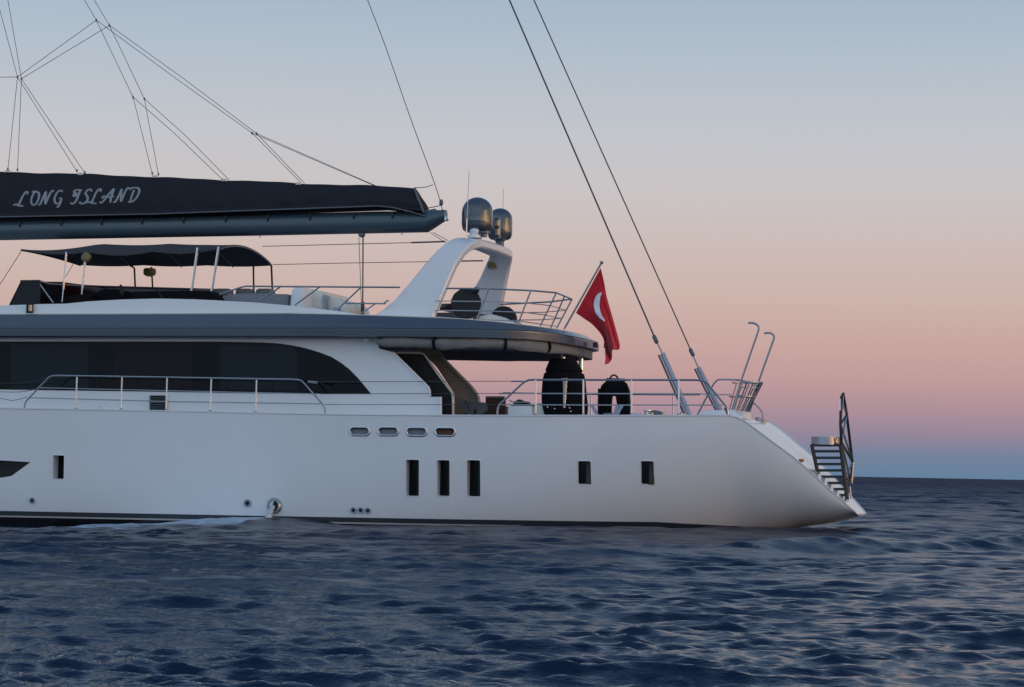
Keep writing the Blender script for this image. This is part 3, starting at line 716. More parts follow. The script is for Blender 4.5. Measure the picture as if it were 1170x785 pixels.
# cover: a tall soft wedge, creased towards its aft end
def cover_pt(x, v, s):
    zt, zb = fi(ct, x), fi(cb, x)
    w = .05 + .34 * math.sin(min(1, v * 1.15) * math.pi * .5) ** .9
    X1 = P(474, 215, 0).x
    cre = .0
    u = (x - XB0)
    k = max(0, min(1, (x - (X1 - 5)) / 5))
    cre = .045 * math.sin(2.3 * u + 4.5 * v + s) * (.3 + .7 * k) + .02 * math.sin(5.1 * u - 7 * v) + .05 * k * math.sin(9 * v + 1.6 * u)
    if v > .93: w += (v - .93) * 1.6
    return Vector((x, s * (w + cre * math.sin(math.pi * min(1, v)) ** .5), zt + (zb - zt) * v + (.012 * math.sin(u * 1.9) + .008 * math.sin(u * 4.7)) * (1 - v)))
xs = list(np.linspace(XB0, P(474, 215, 0).x, 110)); rings = []
nv = 16
for i, x in enumerate(xs):
    ring = [cover_pt(x, k / nv, -1) for k in range(nv + 1)] + [cover_pt(x, 1 - k / nv, 1) for k in range(nv + 1)]
    rings.append(ring)
# aft end slopes down to the boom
x1 = xs[-1]; x2 = P(487, 247, 0).x
for i, ring in enumerate(rings):
    if i > len(xs) - 5:
        f = (i - (len(xs) - 5)) / 4
        for p in ring:
            v = (fi(ct, x1) - p.z) / (fi(ct, x1) - fi(cb, x1)); p.x += f * max(0, v) ** .8 * (x2 - x1)
cov = MB().loft(rings).build('sail_cover', M['sail'], yacht, ang=50)
for s in (-1, 1):
    MB().tube([cover_pt(x, 1, s) + Vector((0, s * .01, 0)) for x in xs] + [Vector((x2 + .1, s * .3, P(495, 248.5, 0).z))], .022, 6).build('piping', M['piping'], cov)
m = MB().tube([P(474, 215, -.1), P(476, 222, -.22), P(479, 230, -.3), P(484, 243, -.38)], .04, 6); m.build('rope_edge', M['rope'], cov)
for px, py in ((9, 195.5), (92, 198.5), (177, 201.5), (256, 205.5), (341, 209.5)):
    p = P(px, py, -.1); MB().box((p.x - .08, p.y - .05, p.z - .05), (p.x + .08, p.y + .05, p.z + .03)).build('patch', M['offwhite'], cov, bevel=.01)

# name written on the cover, stroke by stroke in a swash italic
def arc(cx, cy, rx, ry, a0, a1, n=14): return [(cx + rx * math.cos(math.radians(a0 + (a1 - a0) * k / n)), cy + ry * math.sin(math.radians(a0 + (a1 - a0) * k / n))) for k in range(n + 1)]
LET = {  # unit: cap height 1
    'L': (.86, [[(-.22, .06), (-.05, .12), (.12, .04), (.30, .0), (.50, .0)], [(.14, .03), (.20, .35), (.27, .68), (.38, .93), (.50, .99), (.58, .92), (.54, .80)]]),
    'O': (.80, [[(.02, .97), (.12, .93)] + arc(.38, .48, .27, .47, 112, 112 + 350), [(.02, .97), (.2, .99), (.38, .97)]]),
    'N': (.84, [[(-.10, .04), (.02, .04), (.10, .22), (.16, .60), (.20, .96)], [(.20, .96), (.30, .5), (.42, .04)], [(.42, .04), (.48, .5), (.56, .88), (.66, 1.0), (.74, .93)]]),
    'G': (.80, [arc(.38, .52, .28, .46, 48, 300), [(.52, .14), (.60, .36)], [(.40, .42), (.64, .44)], [(.61, .43), (.57, .1), (.46, -.16), (.40, -.12)]]),
    'I': (.66, [[(.14, .70), (.10, .60), (.18, .54), (.26, .62), (.22, .74), (.12, .80), (.06, .90), (.18, .98), (.38, .98), (.56, .94)], [(.44, .96), (.42, .6), (.38, .25), (.26, .04), (.10, .02), (.06, .12)]]),
    'S': (.66, [[(.60, .84), (.54, .95), (.42, 1.0), (.26, .92), (.20, .74), (.30, .60), (.42, .46), (.46, .26), (.38, .08), (.20, .0), (.04, .04), (-.02, .14)]]),
    'A': (.92, [[(-.16, .10), (-.06, .02), (.08, .08), (.24, .36), (.44, .76), (.58, 1.0)], [(.58, 1.0), (.58, .6), (.60, .2), (.66, .0)], [(.02, .30), (-.02, .42), (.10, .46), (.40, .38), (.78, .44)]]),
    'D': (.86, [[(.20, .0), (.24, .4), (.30, .84)], [(-.02, .84), (.06, .96), (.30, 1.0), (.56, .92), (.68, .66), (.62, .32), (.44, .08), (.20, .0), (.08, .05)]]),
}
def write(txt, a, c, Y, hpx, parent):
    # run from picture point a to c along the cover's near face
    adv = []; xcur = 0
    for ch in txt:
        if ch == ' ': xcur += .50; continue
        adv.append((ch, xcur)); xcur += LET[ch][0]
    pa, pc = P(*a, Y), P(*c, Y); H = (P(a[0], a[1] - hpx, Y) - pa).length
    ex = (pc - pa) / (xcur - .1)
    ez = Vector((.14 * H, 0, H))
    m = MB()
    def face_y(x, z):
        v = (fi(ct, x) - z) / (fi(ct, x) - fi(cb, x)); return cover_pt(x, max(0, min(1, v)), -1).y
    for ch, x0 in adv:
        for st in LET[ch][1]:
            q = smooth_path([(u, v, 0) for u, v in st], 4) if len(st) < 14 else [Vector((u, v, 0)) for u, v in st]
            pts = []
            for p in q:
                w = pa + ex * (x0 + p.x) + ez * p.y; pts.append(Vector((w.x, face_y(w.x, w.z) - .004, w.z)))
            n = len(pts); top = []; 
            rings = []
            for i in range(n):
                T = pts[min(i + 1, n - 1)] - pts[max(i - 1, 0)]; T.y = 0
                if T.length < 1e-6: T = Vector((1, 0, 0))
                T.normalize(); nn = Vector((-T.z, 0, T.x))
                wd_ = H * (.050 + .032 * abs(T.z)) * (1 if 0 < i < n - 1 else .7)
                rings.append([pts[i] + nn * wd_, pts[i] - nn * wd_, pts[i] - nn * wd_ + Vector((0, .02, 0)), pts[i] + nn * wd_ + Vector((0, .02, 0))])
                for r_ in rings[-1][:2]: r_.y = face_y(r_.x, r_.z) - .006
                for r_ in rings[-1][2:]: r_.y = face_y(r_.x, r_.z) + .015
            m.loft(rings)
    o = m.build('lettering', M['letter'], parent, smooth=False); o['label'] = 'grey swash capitals reading LONG ISLAND'; return o
write('LONG ISLAND', (19, 235.5), (158, 230.5), -.36, 16.5, cov)

# ---- mast off the picture, from which the rigging comes
XM = P(-430, 300, 0).x - 1.5
mast_top = 44
ms = MB().loft([[Vector((XM + .32 * math.cos(a) * s, .22 * math.sin(a) * s, z)) for a in [2 * math.pi * k / 16 for k in range(16)]] for z, s in ((3, 1), (25, 1), (mast_top, .7))])
mast = ms.build('mast', M['boom'], yacht)

# ---- lines
def line(name, pts, r, m=M['wire'], parent=yacht, seg=5): return MB().tube(pts, r, seg).build(name, m, parent)
for far, foot, f2, c2, fit, top in ((0, (787.5, 474), (757, 404), (757, 404), (748.5, 387), (582, 0)), (1, (824.5, 472), (798, 420), (798, 420), (790, 402), (610, 0))):
    Y = -2.15 if not far else 2.15
    a = P(*fit, Y); c = P(*top, Y * .75); d_ = (c - a)
    tp_ = a + d_ * 2.4
    bs = line('backstay', [a, c, tp_], .026 if not far else .021)
    bs['label'] = 'nearer backstay wire' if not far else 'farther backstay wire'
    MB().tube([P(*fit, Y), P(*f2, Y)], .022, 8).build('threaded_rod', M['rail'], bs)
    MB().lathe(P(*fit, Y), (P(*foot, Y) - P(*fit, Y)), [(-.12, .03), (-.08, .06), (.12, .06), (.16, .03)], 10).build('fork', M['fascia'], bs)
    MB().tube([P(*f2, Y), P(*foot, Y)], .074, 14).build('hydraulic_cylinder', M['cyl'], bs)
    o_ = Vector((-.115, 0, -.04))
    MB().tube([P(*f2, Y) + o_, (P(*f2, Y)).lerp(P(*foot, Y), .96) + o_], .03, 8).build('pressure_pipe', M['fascia'], bs)
    MB().lathe(P(*foot, Y) + Vector((0, 0, -.25)), (0, 0, 1), [(0, .16), (.12, .16), (.16, .1), (.25, .09)], 12).build('chain_plate', M['rail'], bs)
tl = line('topping_lift', smooth_path([P(505.5, 240, 0), P(497, 211, 0), P(470, 138, 0), P(440, 52, 0), P(420, 0, 0), P(395, -70, 0)], 4) + [Vector((XM, 0, mast_top))], .014, M['rope'])
MB().lathe(P(504, 235, 0), (0, 0, 1), [(0, .03), (.05, .07), (.15, .06), (.2, .02)], 8).build('shackle', M['fascia'], tl)
line('reef_line', smooth_path([P(473, 214.5, 0), P(485, 214, 0), P(495, 211, 0)], 3), .012, M['rope'])
line('reef_line', smooth_path([P(481, 238, 0), P(490, 237.5, 0), P(503, 235, 0)], 3), .014, M['rope'])
line('reef_line', [P(484, 242, -.1), P(490, 241, -.1), P(497, 239.5, -.1), P(500, 242, -.1)], .035, M['steel'])
# lazy jacks, one net of lines on either side of the sail
def jack(segs, Y, lbl):
    m = MB()
    for s_ in segs: m.tube([P(x, y, Y) for x, y in s_], .0105, 5)
    o = m.build('lazy_jack', M['rope'], yacht); o['label'] = lbl; return o
jack([[(-30, -110), (0, 12), (20, 88)], [(-40, 88.5), (20, 88)], [(20, 88), (9, 194)], [(20, 88), (88, 196)], [(20, 88), (110, 23)], [(60, -62), (110, 23)], [(110, 23), (152, 111)], [(152, 111), (174, 199)],
      [(152, 111), (200, 153), (254, 205)], [(110, 23), (200, 89), (288, 152)], [(288, 152), (343, 208)], [(288, 152), (427, 212)]], -.35, 'lines of the lazy jack on the near side')
jack([[(-8, -70), (9, 0), (24.5, 90)], [(24.5, 90), (20, 195)], [(24.5, 90), (97, 198)], [(24.5, 90), (125, 29)], [(60, -80), (125, 29)], [(125, 29), (165, 113)], [(165, 113), (181, 200)],
      [(165, 113), (212, 155), (262, 206)], [(125, 29), (210, 90), (293, 152.5)], [(293, 152.5), (348, 209.5)], [(293, 152.5), (431, 213)]], .35, 'lines of the lazy jack on the far side')
for p_, Y in (((110, 23), -.35), ((125, 29), .35), ((152, 111), -.35), ((165, 113), .35), ((288, 152), -.35), ((293, 152.5), .35), ((20, 88), -.35), ((24.5, 90), .35), ((9, 193), -.35), ((20, 194), .35), ((88, 195), -.35), ((97, 197), .35), ((174, 198), -.35), ((181, 199), .35)):
    MB().lathe(P(*p_, Y) - Vector((0, 0, .05)), (0, 0, 1), [(0, .012), (.02, .03), (.07, .03), (.1, .012)], 8).build('lazy_jack_block', M['fascia'], yacht)
# mainsheet
ms_ = MB().tube([P(410, 271, -.1), P(413.2, 356, -.1)], .011, 5).tube([P(414.8, 271, -.05), P(414.4, 356, -.05)], .022, 6).build('mainsheet', M['rope'], yacht)
MB().lathe(P(412.3, 267.5, -.12), (0, 1, 0), [(0, .07), (.03, .10), (.13, .10), (.16, .07)], 14).build('block', M['fascia'], ms_)
MB().tube([P(414.3, 345, -.05), P(414.0, 362, -.05)], .06, 8).build('block', M['wood'], ms_)
MB().tube([P(495, 265.5, 0), P(512, 275, -1.0)], .01, 5).tube([P(492, 266, 0), P(509, 277, -1.2)], .01, 5).build('boom_guy', M['rope'], yacht)
line('guard_wire', [P(300, 281.5, -2.2), P(470, 277.3, -2.2)], .012); line('guard_wire', [P(470, 277.3, -2.2), P(509, 276, -2.2)], .026)
line('guard_wire', [P(312, 302.3, 1.8), P(400, 300.5, 1.8), P(552, 298, 2.4)], .012); line('guard_wire', [P(515, 298.5, 2.2), P(552, 298, 2.4)], .024)

# ---- bimini over the flybridge
def build_bimini():
    nu, nv = 46, 17
    A0, A1 = P(24, 284.5, -2.0), P(252, 283.0, -2.0)       # near edge
    B0, B1 = P(92, 302, 2.0), P(311, 302.5, 2.0)           # far edge
    m = MB(); top = []; bot_ = []
    for i in range(nu):
        u = i / (nu - 1)
        for j in range(nv):
            v = j / (nv - 1)
            p = A0.lerp(A1, u).lerp(B0.lerp(B1, u), v)
            cr_ = .36 * math.sin(math.pi * v) ** .8 * (.12 + .88 * min(1, u * 3.2) ** .8) * (1 - .15 * max(0, u - .85) / .15)
            sag = -.10 * math.sin(math.pi * ((u * 3) % 1)) * (.3 + .7 * (2 * v - 1) ** 2) * (0.4 if v > .5 else 1)
            edge = -.10 * math.sin(math.pi * u) if v < .02 else 0
            p = p + Vector((0, 0, cr_ + sag + edge))
            top.append(p); bot_.append(p - Vector((0, 0, .03)))
    m.grid(top, nu, nv); m.grid(bot_, nu, nv)
    n = nu * nv
    bd = [i * nv for i in range(nu)] + [(nu - 1) * nv + j for j in range(1, nv)] + [i * nv + nv - 1 for i in range(nu - 2, -1, -1)] + [j for j in range(nv - 2, 0, -1)]
    m.f += [(bd[k], bd[(k + 1) % len(bd)], bd[(k + 1) % len(bd)] + n, bd[k] + n) for k in range(len(bd))]
    return m, top, nu, nv
bm_, btop, bnu, bnv = build_bimini()
bim = bm_.build('bimini_top', M['bimini'], yacht, ang=60)
for i in (0, 12, 24, 36, 45):      # hoops
    MB().tube([btop[i * bnv + j] - Vector((0, 0, .045)) for j in range(bnv)], .022, 6).build('hoop', M['fascia'], bim)
for (a, c, Y, mm, r) in (((76, 288), (71, 345), -2.0, 'steel', .034), ((98, 290), (92.5, 345), -1.95, 'steel', .034), ((226, 283), (218.5, 335), -2.0, 'steel', .042), ((250, 282), (241.5, 335), -2.0, 'steel', .042),
                         ((150, 304), (153, 306), 1.95, 'smoke', .03), ((153.5, 306), (155, 338), 1.95, 'smoke', .032), ((173, 305), (175, 338), 1.95, 'smoke', .03), ((289.5, 303), (290, 338), 1.95, 'smoke', .032), ((310, 303), (311.5, 338), 1.95, 'smoke', .034)):
    MB().tube([P(*a, Y), P(*c, Y)], r, 8).build('canopy_post', M[mm], yacht)
line('guy_line', [P(25, 286, -2.0), P(0, 325, -2.3), P(-20, 352, -2.6)], .012); line('guy_line', [P(84, 301, 1.9), P(68, 328, 1.9)], .010)
round_fitting(P(98, 294.5, -2.1), .15, yacht, ax=(-.3, -.5, -.8)); round_fitting(P(171, 311.5, 1.9), .21, yacht, 'yellow_fitting')

# ---- flybridge furniture
ws = [(10, 349), (23.5, 321.5), (30, 320), (45, 321), (45, 350)]
MB().prism([P(x, y, -2.7) for x, y in ws], .06).build('windscreen', M['smoke'], yacht, smooth=False)
ws = [(44.5, 321), (54, 323.5), (70, 325.3), (110, 327), (150, 329), (250, 331), (250, 350), (44.5, 350)]
MB().prism([P(x, y, 1.9) for x, y in [(70, 322)] + ws[3:] + [(70, 350)]], .05).build('windscreen', M['maroon'], yacht, smooth=False)
# raked front of the screen across the boat
MB().loft([[P(10, 349, -2.7), P(23.5, 321.5, -2.7), P(25, 321.3, -2.7), P(12, 349, -2.7)], [P(10, 349, -2.7) + Vector((-.1, 4.6, 0)), P(70, 322, 1.9), P(71, 322, 1.9), P(12, 349, -2.7) + Vector((-.05, 4.6, 0))]]).build('windscreen', M['cover'], yacht, smooth=False)
MB().tube([P(44.5, 323, -2.65), P(61, 346, -2.65)], .022, 6).build('screen_frame', M['rail'], yacht)
MB().tube([P(23.5, 321, -2.72), P(45, 320.7, -2.72), P(56, 324, -1.5), P(110, 327, 1.8), P(250, 331, 1.8)], .028, 6).build('screen_frame', M['maroon'], yacht)
hc = MB().prism([P(x, y, -1.6) for x, y in ((104, 349), (104, 336), (112, 334), (114, 331), (132, 330), (136, 334), (150, 334), (152, 349))], 2.2).build('helm_console', M['cover'], yacht, bevel=.03)
MB().lathe(P(139, 332, -1.8), (1, .2, .2), [(-.03, .17), (0, .2), (.03, .17)], 18).build('steering_wheel', M['black'], hc)
MB().prism([P(x, y, -2.4) for x, y in ((150, 350), (150, 333), (200, 332), (238, 332), (245, 336), (252, 345), (252, 350))], .8).build('helm_seat', M['cover'], yacht, bevel=.06)
MB().prism([P(x, y, -2.0) for x, y in ((60, 350), (64, 342), (88, 336), (104, 336), (104, 350))], 2).build('side_seat', M['cover'], yacht, bevel=.05)
MB().tube([P(178, 330, -2.5), P(187, 342, -2.5)], .03, 6).build('grab_handle', M['smoke'], yacht)
m = MB().prism([P(x, y, -1.9) for x, y in ((249, 352), (252, 339), (262, 336), (285, 335), (329, 336), (329, 352))], 3.4); sp_ = m.build('sun_pad', M['cushion'], yacht, bevel=.05)
for x0, x1, Y in ((221, 239, 1.2), (243, 263, 1.2), (268, 288, 1.3), (291, 311, 1.3)):
    MB().prism([P(x, y, Y) for x, y in ((x0, 337), (x0 + 1, 331), (x0 + 4, 329.5), (x1 - 4, 329.5), (x1 - 1, 331), (x1, 337))], .35).build('back_cushion', M['cushion'], yacht, bevel=.05)
MB().prism([P(x, y, -2.0) for x, y in ((331, 352), (333, 331), (336, 328.5), (346, 328), (346, 352))], 3.2).build('wet_bar', M['white'], yacht, bevel=.05)
cr_ = MB().prism([P(x, y, -1.2) for x, y in ((345, 353), (347, 332), (350, 329), (369, 333), (369, 356))], 2.2).build('white_locker', M['offwhite'], yacht, bevel=.04)
MB().prism([P(x, y, -1.0) for x, y in ((372, 356), (372, 338), (385, 341), (393, 345), (397, 350), (397, 360), (372, 360))], 2.0).build('white_locker', M['offwhite'], yacht, bevel=.05)
MB().prism([P(x, y, -1.3) for x, y in ((369, 358), (369, 337), (371.5, 337), (371.5, 358))], .5).build('locker_hinge', M['tube'], yacht)
MB().prism([P(x, y, -1.1) for x, y in ((381, 358), (381, 351), (388, 351), (388, 358))], .3).build('locker_vent', M['tube'], yacht)
# aft seats beside the arch
MB().prism([P(x, y, -1.9) for x, y in ((493, 372), (499, 357), (540, 357), (560, 360), (560, 372))], 3.4).build('aft_bench', M['headliner'], yacht, bevel=.04)
MB().prism([P(x, y, -1.2) for x, y in ((501, 354.5), (504, 346.5), (517, 346.5), (519, 354.5))], 2.2).build('aft_cushion', M['maroon'], yacht, bevel=.05)
MB().prism([P(x, y, -2.4) for x, y in ((545, 368), (548, 361), (562, 359), (577, 367), (577, 370), (545, 370))], 1.4).build('aft_table', M['offwhite'], yacht, bevel=.02)
# the twin helm wheels under round covers
for px, py, Y, r, lb in ((532.5, 347, -2.6, .46, 'nearer helm wheel under a round black cover'), (575.5, 365, 2.4, .43, 'farther helm wheel under a round black cover')):
    c = P(px, py, Y)
    hw = MB().lathe(c, (.12, -1, .05), [(-.10, r * .9), (-.07, r), (.05, r), (.08, r * .94), (.09, .05)], 14).build('helm_wheel', M['darkcush'], yacht, ang=25)
    hw['label'] = lb
    MB().tube([c + Vector((.1, .12, .0)), c + Vector((.1, .12, -.75))], .09, 10).build('pedestal', M['offwhite'], hw)
MB().lathe(P(544, 332, -2.7), (.2, -1, .1), [(-.05, .06), (0, .1), (.06, .1), (.08, .05)], 12).build('compass', M['smoke'], yacht)

# ---- flybridge rails
def rail_run(name, pts, r, mid=(), posts=(), mat_='rail', rr=.14, label=None, post_mat='rail'):
    o = MB().tube(corner_path(pts, rr), r, 8).build(name, M[mat_], yacht)
    if label: o['label'] = label
    for q in mid: MB().tube(corner_path(q, .08), r * .6, 6).build('mid_rail', M[mat_], o)
    for q in posts: MB().tube(corner_path(q, .05), r * .95, 8).build('stanchion', M[post_mat], o)
    return o
Yr = -3.35
zr = P(400, 328, Yr).z
rail_run('flybridge_rail', [P(251, 336.5, Yr), P(279, 327, Yr), P(320, 327.4, Yr), P(457, 328.3, Yr)], .026,
         posts=[[P(320, 328, Yr), P(297, 343.5, Yr)], [P(365, 328, Yr), P(337, 348.5, Yr)], [P(412, 328.6, Yr), P(384, 355, Yr)]], label='forward run of rail beside the sun pad')
rail_run('flybridge_rail', [P(395, 346.6, Yr), P(441, 347, Yr)], .022, posts=[[P(429, 347, Yr), P(413, 358, Yr)], [P(438, 347, Yr), P(443, 343, Yr), P(444, 345, Yr)]], label='short low rail at the foot of the arch')
za = P(557, 329.5, Yr).z
n0, n1, n2, n3, n4 = P(510, 329.5, Yr), P(557, 329.8, Yr), P(606.5, 332, -3.1), PZ(635.5, 334.5, za), PZ(653.5, 341.8, za)
f1, f2 = PZ(628, 345, za), PZ(558, 349, za)
f1.y = min(f1.y, 3.3); n4.y = min(n4.y, 2.6); n4 = P(653.5, 341.8, n4.y); f1 = P(628, 345, f1.y); f2.y = min(3.4, f2.y); f2 = P(558, 348.5, f2.y)
def lower(p, foot, t_): return p.lerp(foot, t_)
ft = {}
posts = []
feet = []
for top, (fx, fy) in ((n2, (592, 369.5)), (n3, (617, 373)), (n3.lerp(n4, .52), (629, 375)), (n4, (636, 375))):
    d_ = P(fx, fy, top.y + .0); posts.append([top, d_]); feet.append((top, d_))
posts.append([P(558, 330, Yr), P(544, 368, Yr)])
mids = []
for t_ in (.38, .66, .93):
    mids.append([P(497 + 0 * t_, 329.5 + t_ * 38, Yr), P(558, 330, Yr).lerp(P(544, 368, Yr), t_)] + [lower(a_, b_, t_) for a_, b_ in feet] + ([lower(f1, P(612, 376, f1.y), t_), lower(f2, P(545, 375, f2.y), t_)] if t_ < .9 else []))
rail_run('flybridge_rail', [n0, n1, n2, n3, n4, f1, f2], .026, mid=mids, posts=posts, label='aft run of rail around the flybridge end')

# navigation light on the coaming
s = MB().box(tuple(P(29.5, 358.5, -3.62)), tuple(P(38.5, 346.5, -3.5))).build('side_light', M['black'], yacht, bevel=.02)
MB().lathe(P(34.5, 355.5, -3.64), (0, 0, 1), [(0, .06), (.19, .06)], 12).build('lens', M['gold'], s)  # gold reflection painted as the colour of the lens

# ---- deck rails on the near side
def H(px, py): return PH(px, py, -.12)
posts = [[H(x, y0), H(x - 1.3, y1)] for x, y0, y1 in ((88, 430.5, 467.5), (139.5, 431, 469), (191, 431.8, 470.3), (241.5, 432.8, 471.5), (293.3, 434, 473))]
w1 = [H(46, 443), H(200, 446.5), H(362, 450)]; w2_ = [H(34, 454.5), H(200, 459), H(369, 461.5)]
fw = rail_run('deck_rail', [H(27.5, 467), H(29, 459), H(57, 430), H(64, 429), H(335, 433.4), H(344, 434), H(370.5, 464), H(372, 474)], .026, mid=[w1, w2_], posts=posts, rr=.22, post_mat='steel', label='near side rail below the long window')
posts = [[H(x, 434), H(x, 475.5)] for x in (612, 666.5, 721.5, 775.5)]
m1 = [H(583, 449.5), H(700, 449.7), H(800, 450), H(818, 452)]; m2 = [H(571, 462.3), H(700, 462.8), H(826, 463)]
ar = rail_run('deck_rail', [H(568, 476), H(569, 464), H(598, 437), H(604, 434), H(796, 434.2), H(806, 435.5), H(831, 466), H(832, 476)], .030, mid=[m1, m2], posts=posts, rr=.2, post_mat='steel', label='near side rail of the aft deck')
for px in (88, 139.5, 191, 241.5, 293.3, 612, 666.5, 721.5, 775.5):
    p = H(px - (1.3 if px < 300 else 0), 0); 
    x = p.x; q = H(px - (1.3 if px < 300 else 0), 470); MB().lathe((q.x, q.y, zsheer(q.x) + .01), (0, 0, 1), [(0, .055), (.03, .055), (.05, .03)], 10).build('stanchion_base', M['rail'], fw if px < 300 else ar)
for a, c in (((358, 436.3), (600, 435.5)), ((366, 450), (577, 449.5)), ((371, 462), (570, 462.5))):
    line('lifeline', [H(*a), H(*c)], .0095)
for a, c in (((352, 436), (363, 437)), ((584, 435.7), (598, 435.7)), ((570, 449.6), (581, 449.6))):
    MB().tube([H(*a), H(*c)], .035 if a[0] == 352 else .022, 8).build('lifeline_fitting', M['rail'], yacht)
line('lifeline', smooth_path([H(-60, 430), H(-20, 436), (H(10, 438)), H(35, 436), H(56, 431)], 4), .0095)
line('lifeline', smooth_path([H(-60, 440), H(-20, 446), (H(10, 448)), H(30, 447), H(44, 443)], 4), .0095)
line('lifeline', smooth_path([H(-60, 448), H(-20, 452), (H(5, 456)), H(16, 457.5), H(31, 453.5)], 4), .0095)
# far side rail of the aft deck and pulpit hoops
def FH(px, py, Y): return P(px, py, Y)
fr_ = rail_run('deck_rail', [P(797, 474, 2.2), P(815, 439, 2.2), P(820, 433.5, 2.2), P(843, 434, 2.1), P(852, 436, 1.8)], .026, mid=[[P(808, 451, 2.2), P(836, 451, 2.2)]], posts=[], label='far side hoop of rail at the stern')
rail_run('deck_rail', [P(575, 449, 3.6), P(675, 450.5, 3.6), P(770, 451, 2.9), P(800, 451, 2.4)], .024, posts=[[P(675, 450.5, 3.5), P(675, 480, 3.5)], [P(769, 451, 2.9), P(769, 480, 2.9)]], label='far side rail behind the covered gear', post_mat='steel')
MB().tube(smooth_path([P(778, 452, -2), P(776, 462, -2), P(779, 470, -2), P(774, 475, -2)], 4), .014, 5).build('loose_line', M['rope'], yacht)

# ---- stern: basket rail, hooked ladder rails, block, ramp with steps
m = MB()
pl_ = MB().prism([P(x, y, -.9) for x, y in ((797, 482), (799, 470.5), (806, 469), (838, 468), (845, 476), (845, 482))], 1.8).build('stern_locker', M['white'], yacht, bevel=.03)
dr = MB()
cc = P(849, 482, .9)
dr.lathe((cc.x, .55, cc.z - .2), (0, 0, 1), [(0, .36), (.46, .36), (.49, .33)], 28); dr.build('capstan_housing', M['offwhite'], yacht)
bs_ = MB(); C0 = Vector((P(852, 450, .8).x, .8, 0)); zt2, zm2, zl2 = P(850, 437, .8).z, P(850, 453, .8).z, P(850, 470, .8).z
def ringpt(a, z, k=0): 
    f = (z - zl2) / (zt2 - zl2); r_ = .34 + .14 * f
    return Vector((C0.x - .28 + .30 * f + r_ * math.cos(a), .8 + r_ * 1.15 * math.sin(a), z))
A_ = [math.radians(a) for a in range(-100, 161, 20)]
m = MB().tube([ringpt(a, zt2) for a in A_], .026, 6).tube([ringpt(a, zm2) for a in A_], .026, 6).tube([ringpt(a, zt2 - .17) for a in A_[:9]], .018, 6)
bk = m.build('stern_basket', M['rail'], yacht)
for a in range(-100, 161, 24):
    MB().tube([ringpt(math.radians(a), zt2), ringpt(math.radians(a), zm2), ringpt(math.radians(a), zl2)], .022, 6).build('bar', M['rail'], bk)
for pts, lb in (([(838, 470), (845, 440), (866, 379), (867, 374), (864, 370.5), (860, 369), (855, 369)], 'nearer hooked ladder rail'), ([(853, 470), (866, 438), (883.5, 389), (884.5, 384.5), (882, 381.5), (878, 380.3), (873, 381)], 'farther hooked ladder rail')):
    Y = -.2 if pts[0][0] < 840 else 1.1
    k = 3
    o = MB().tube([P(x, y, Y) for x, y in pts[:2]] + smooth_path([P(x, y, Y) for x, y in pts[2:]], 5), .030, 8).build('ladder_rail', M['rail'] if Y < 0 else M['tube'], yacht); o['label'] = lb
MB().tube([P(855, 472, 1.0), P(862, 452, 1.2), P(868, 439, 1.1)], .045, 8).build('ladder_socket', M['fascia'], yacht)
MB().tube(corner_path([P(861, 460, 1.0), P(871, 470, 1.1), P(873, 483, 1.1)], .15), .025, 6).build('stern_hoop', M['rail'], yacht)
MB().box(tuple(P(863, 484, 1.2)), tuple(P(871, 477, 1.6))).build('stern_cleat', M['rail'], yacht, bevel=.02)
MB().lathe(P(872.5, 484, 1.0), (0, 0, 1), [(0, .06), (.12, .06)], 10).build('stern_light', M['gold'], yacht)
MB().tube([H(828, 466), H(832, 474), H(836, 476)], .03, 6).build('rail_foot', M['fascia'], yacht)
# boarding steps
Ys0 = -.45
sl, sr_, bl, br = P(927.5, 508, Ys0), P(960.5, 508, Ys0), P(941, 571, Ys0), P(968, 571, Ys0)
st_ = MB().tube([sl, bl], .06, 6).tube([sr_, br], .065, 6).build('boarding_ladder', M['darkmetal'], yacht); st_['label'] = 'dark boarding ladder of steps standing on the stern'
for yy in (508.5, 515.5, 523, 530.2, 537.4, 544.6, 551.8, 558.8, 565.6):
    f = (yy - 508) / 63; a = sl.lerp(bl, f); c = sr_.lerp(br, f)
    MB().loft([[a + Vector((0, y, z)) for y, z in ((-.05, -.042), (.24, -.042), (.24, .036), (-.05, .036))], [c + Vector((0, y, z)) for y, z in ((-.05, -.042), (.24, -.042), (.24, .036), (-.05, .036))]]).build('step', M['darkmetal'], st_)
a = P(931, 508, 0); b3 = P(958, 508, 0)
MB().loft([[Vector(((a.x + b3.x) / 2 + (.43) * math.cos(t_), Ys0 + .30 + .45 * math.sin(t_) + dy, z)) for z, dy in ((P(945, 508, Ys0).z, 0), (P(945, 499, Ys0).z, 0), (P(945, 499, Ys0).z, .01), (P(945, 508, Ys0).z, .01))] for t_ in [math.radians(x) for x in range(-180, 1, 10)]]).build('curved_guard', M['rail'], yacht, ang=80)
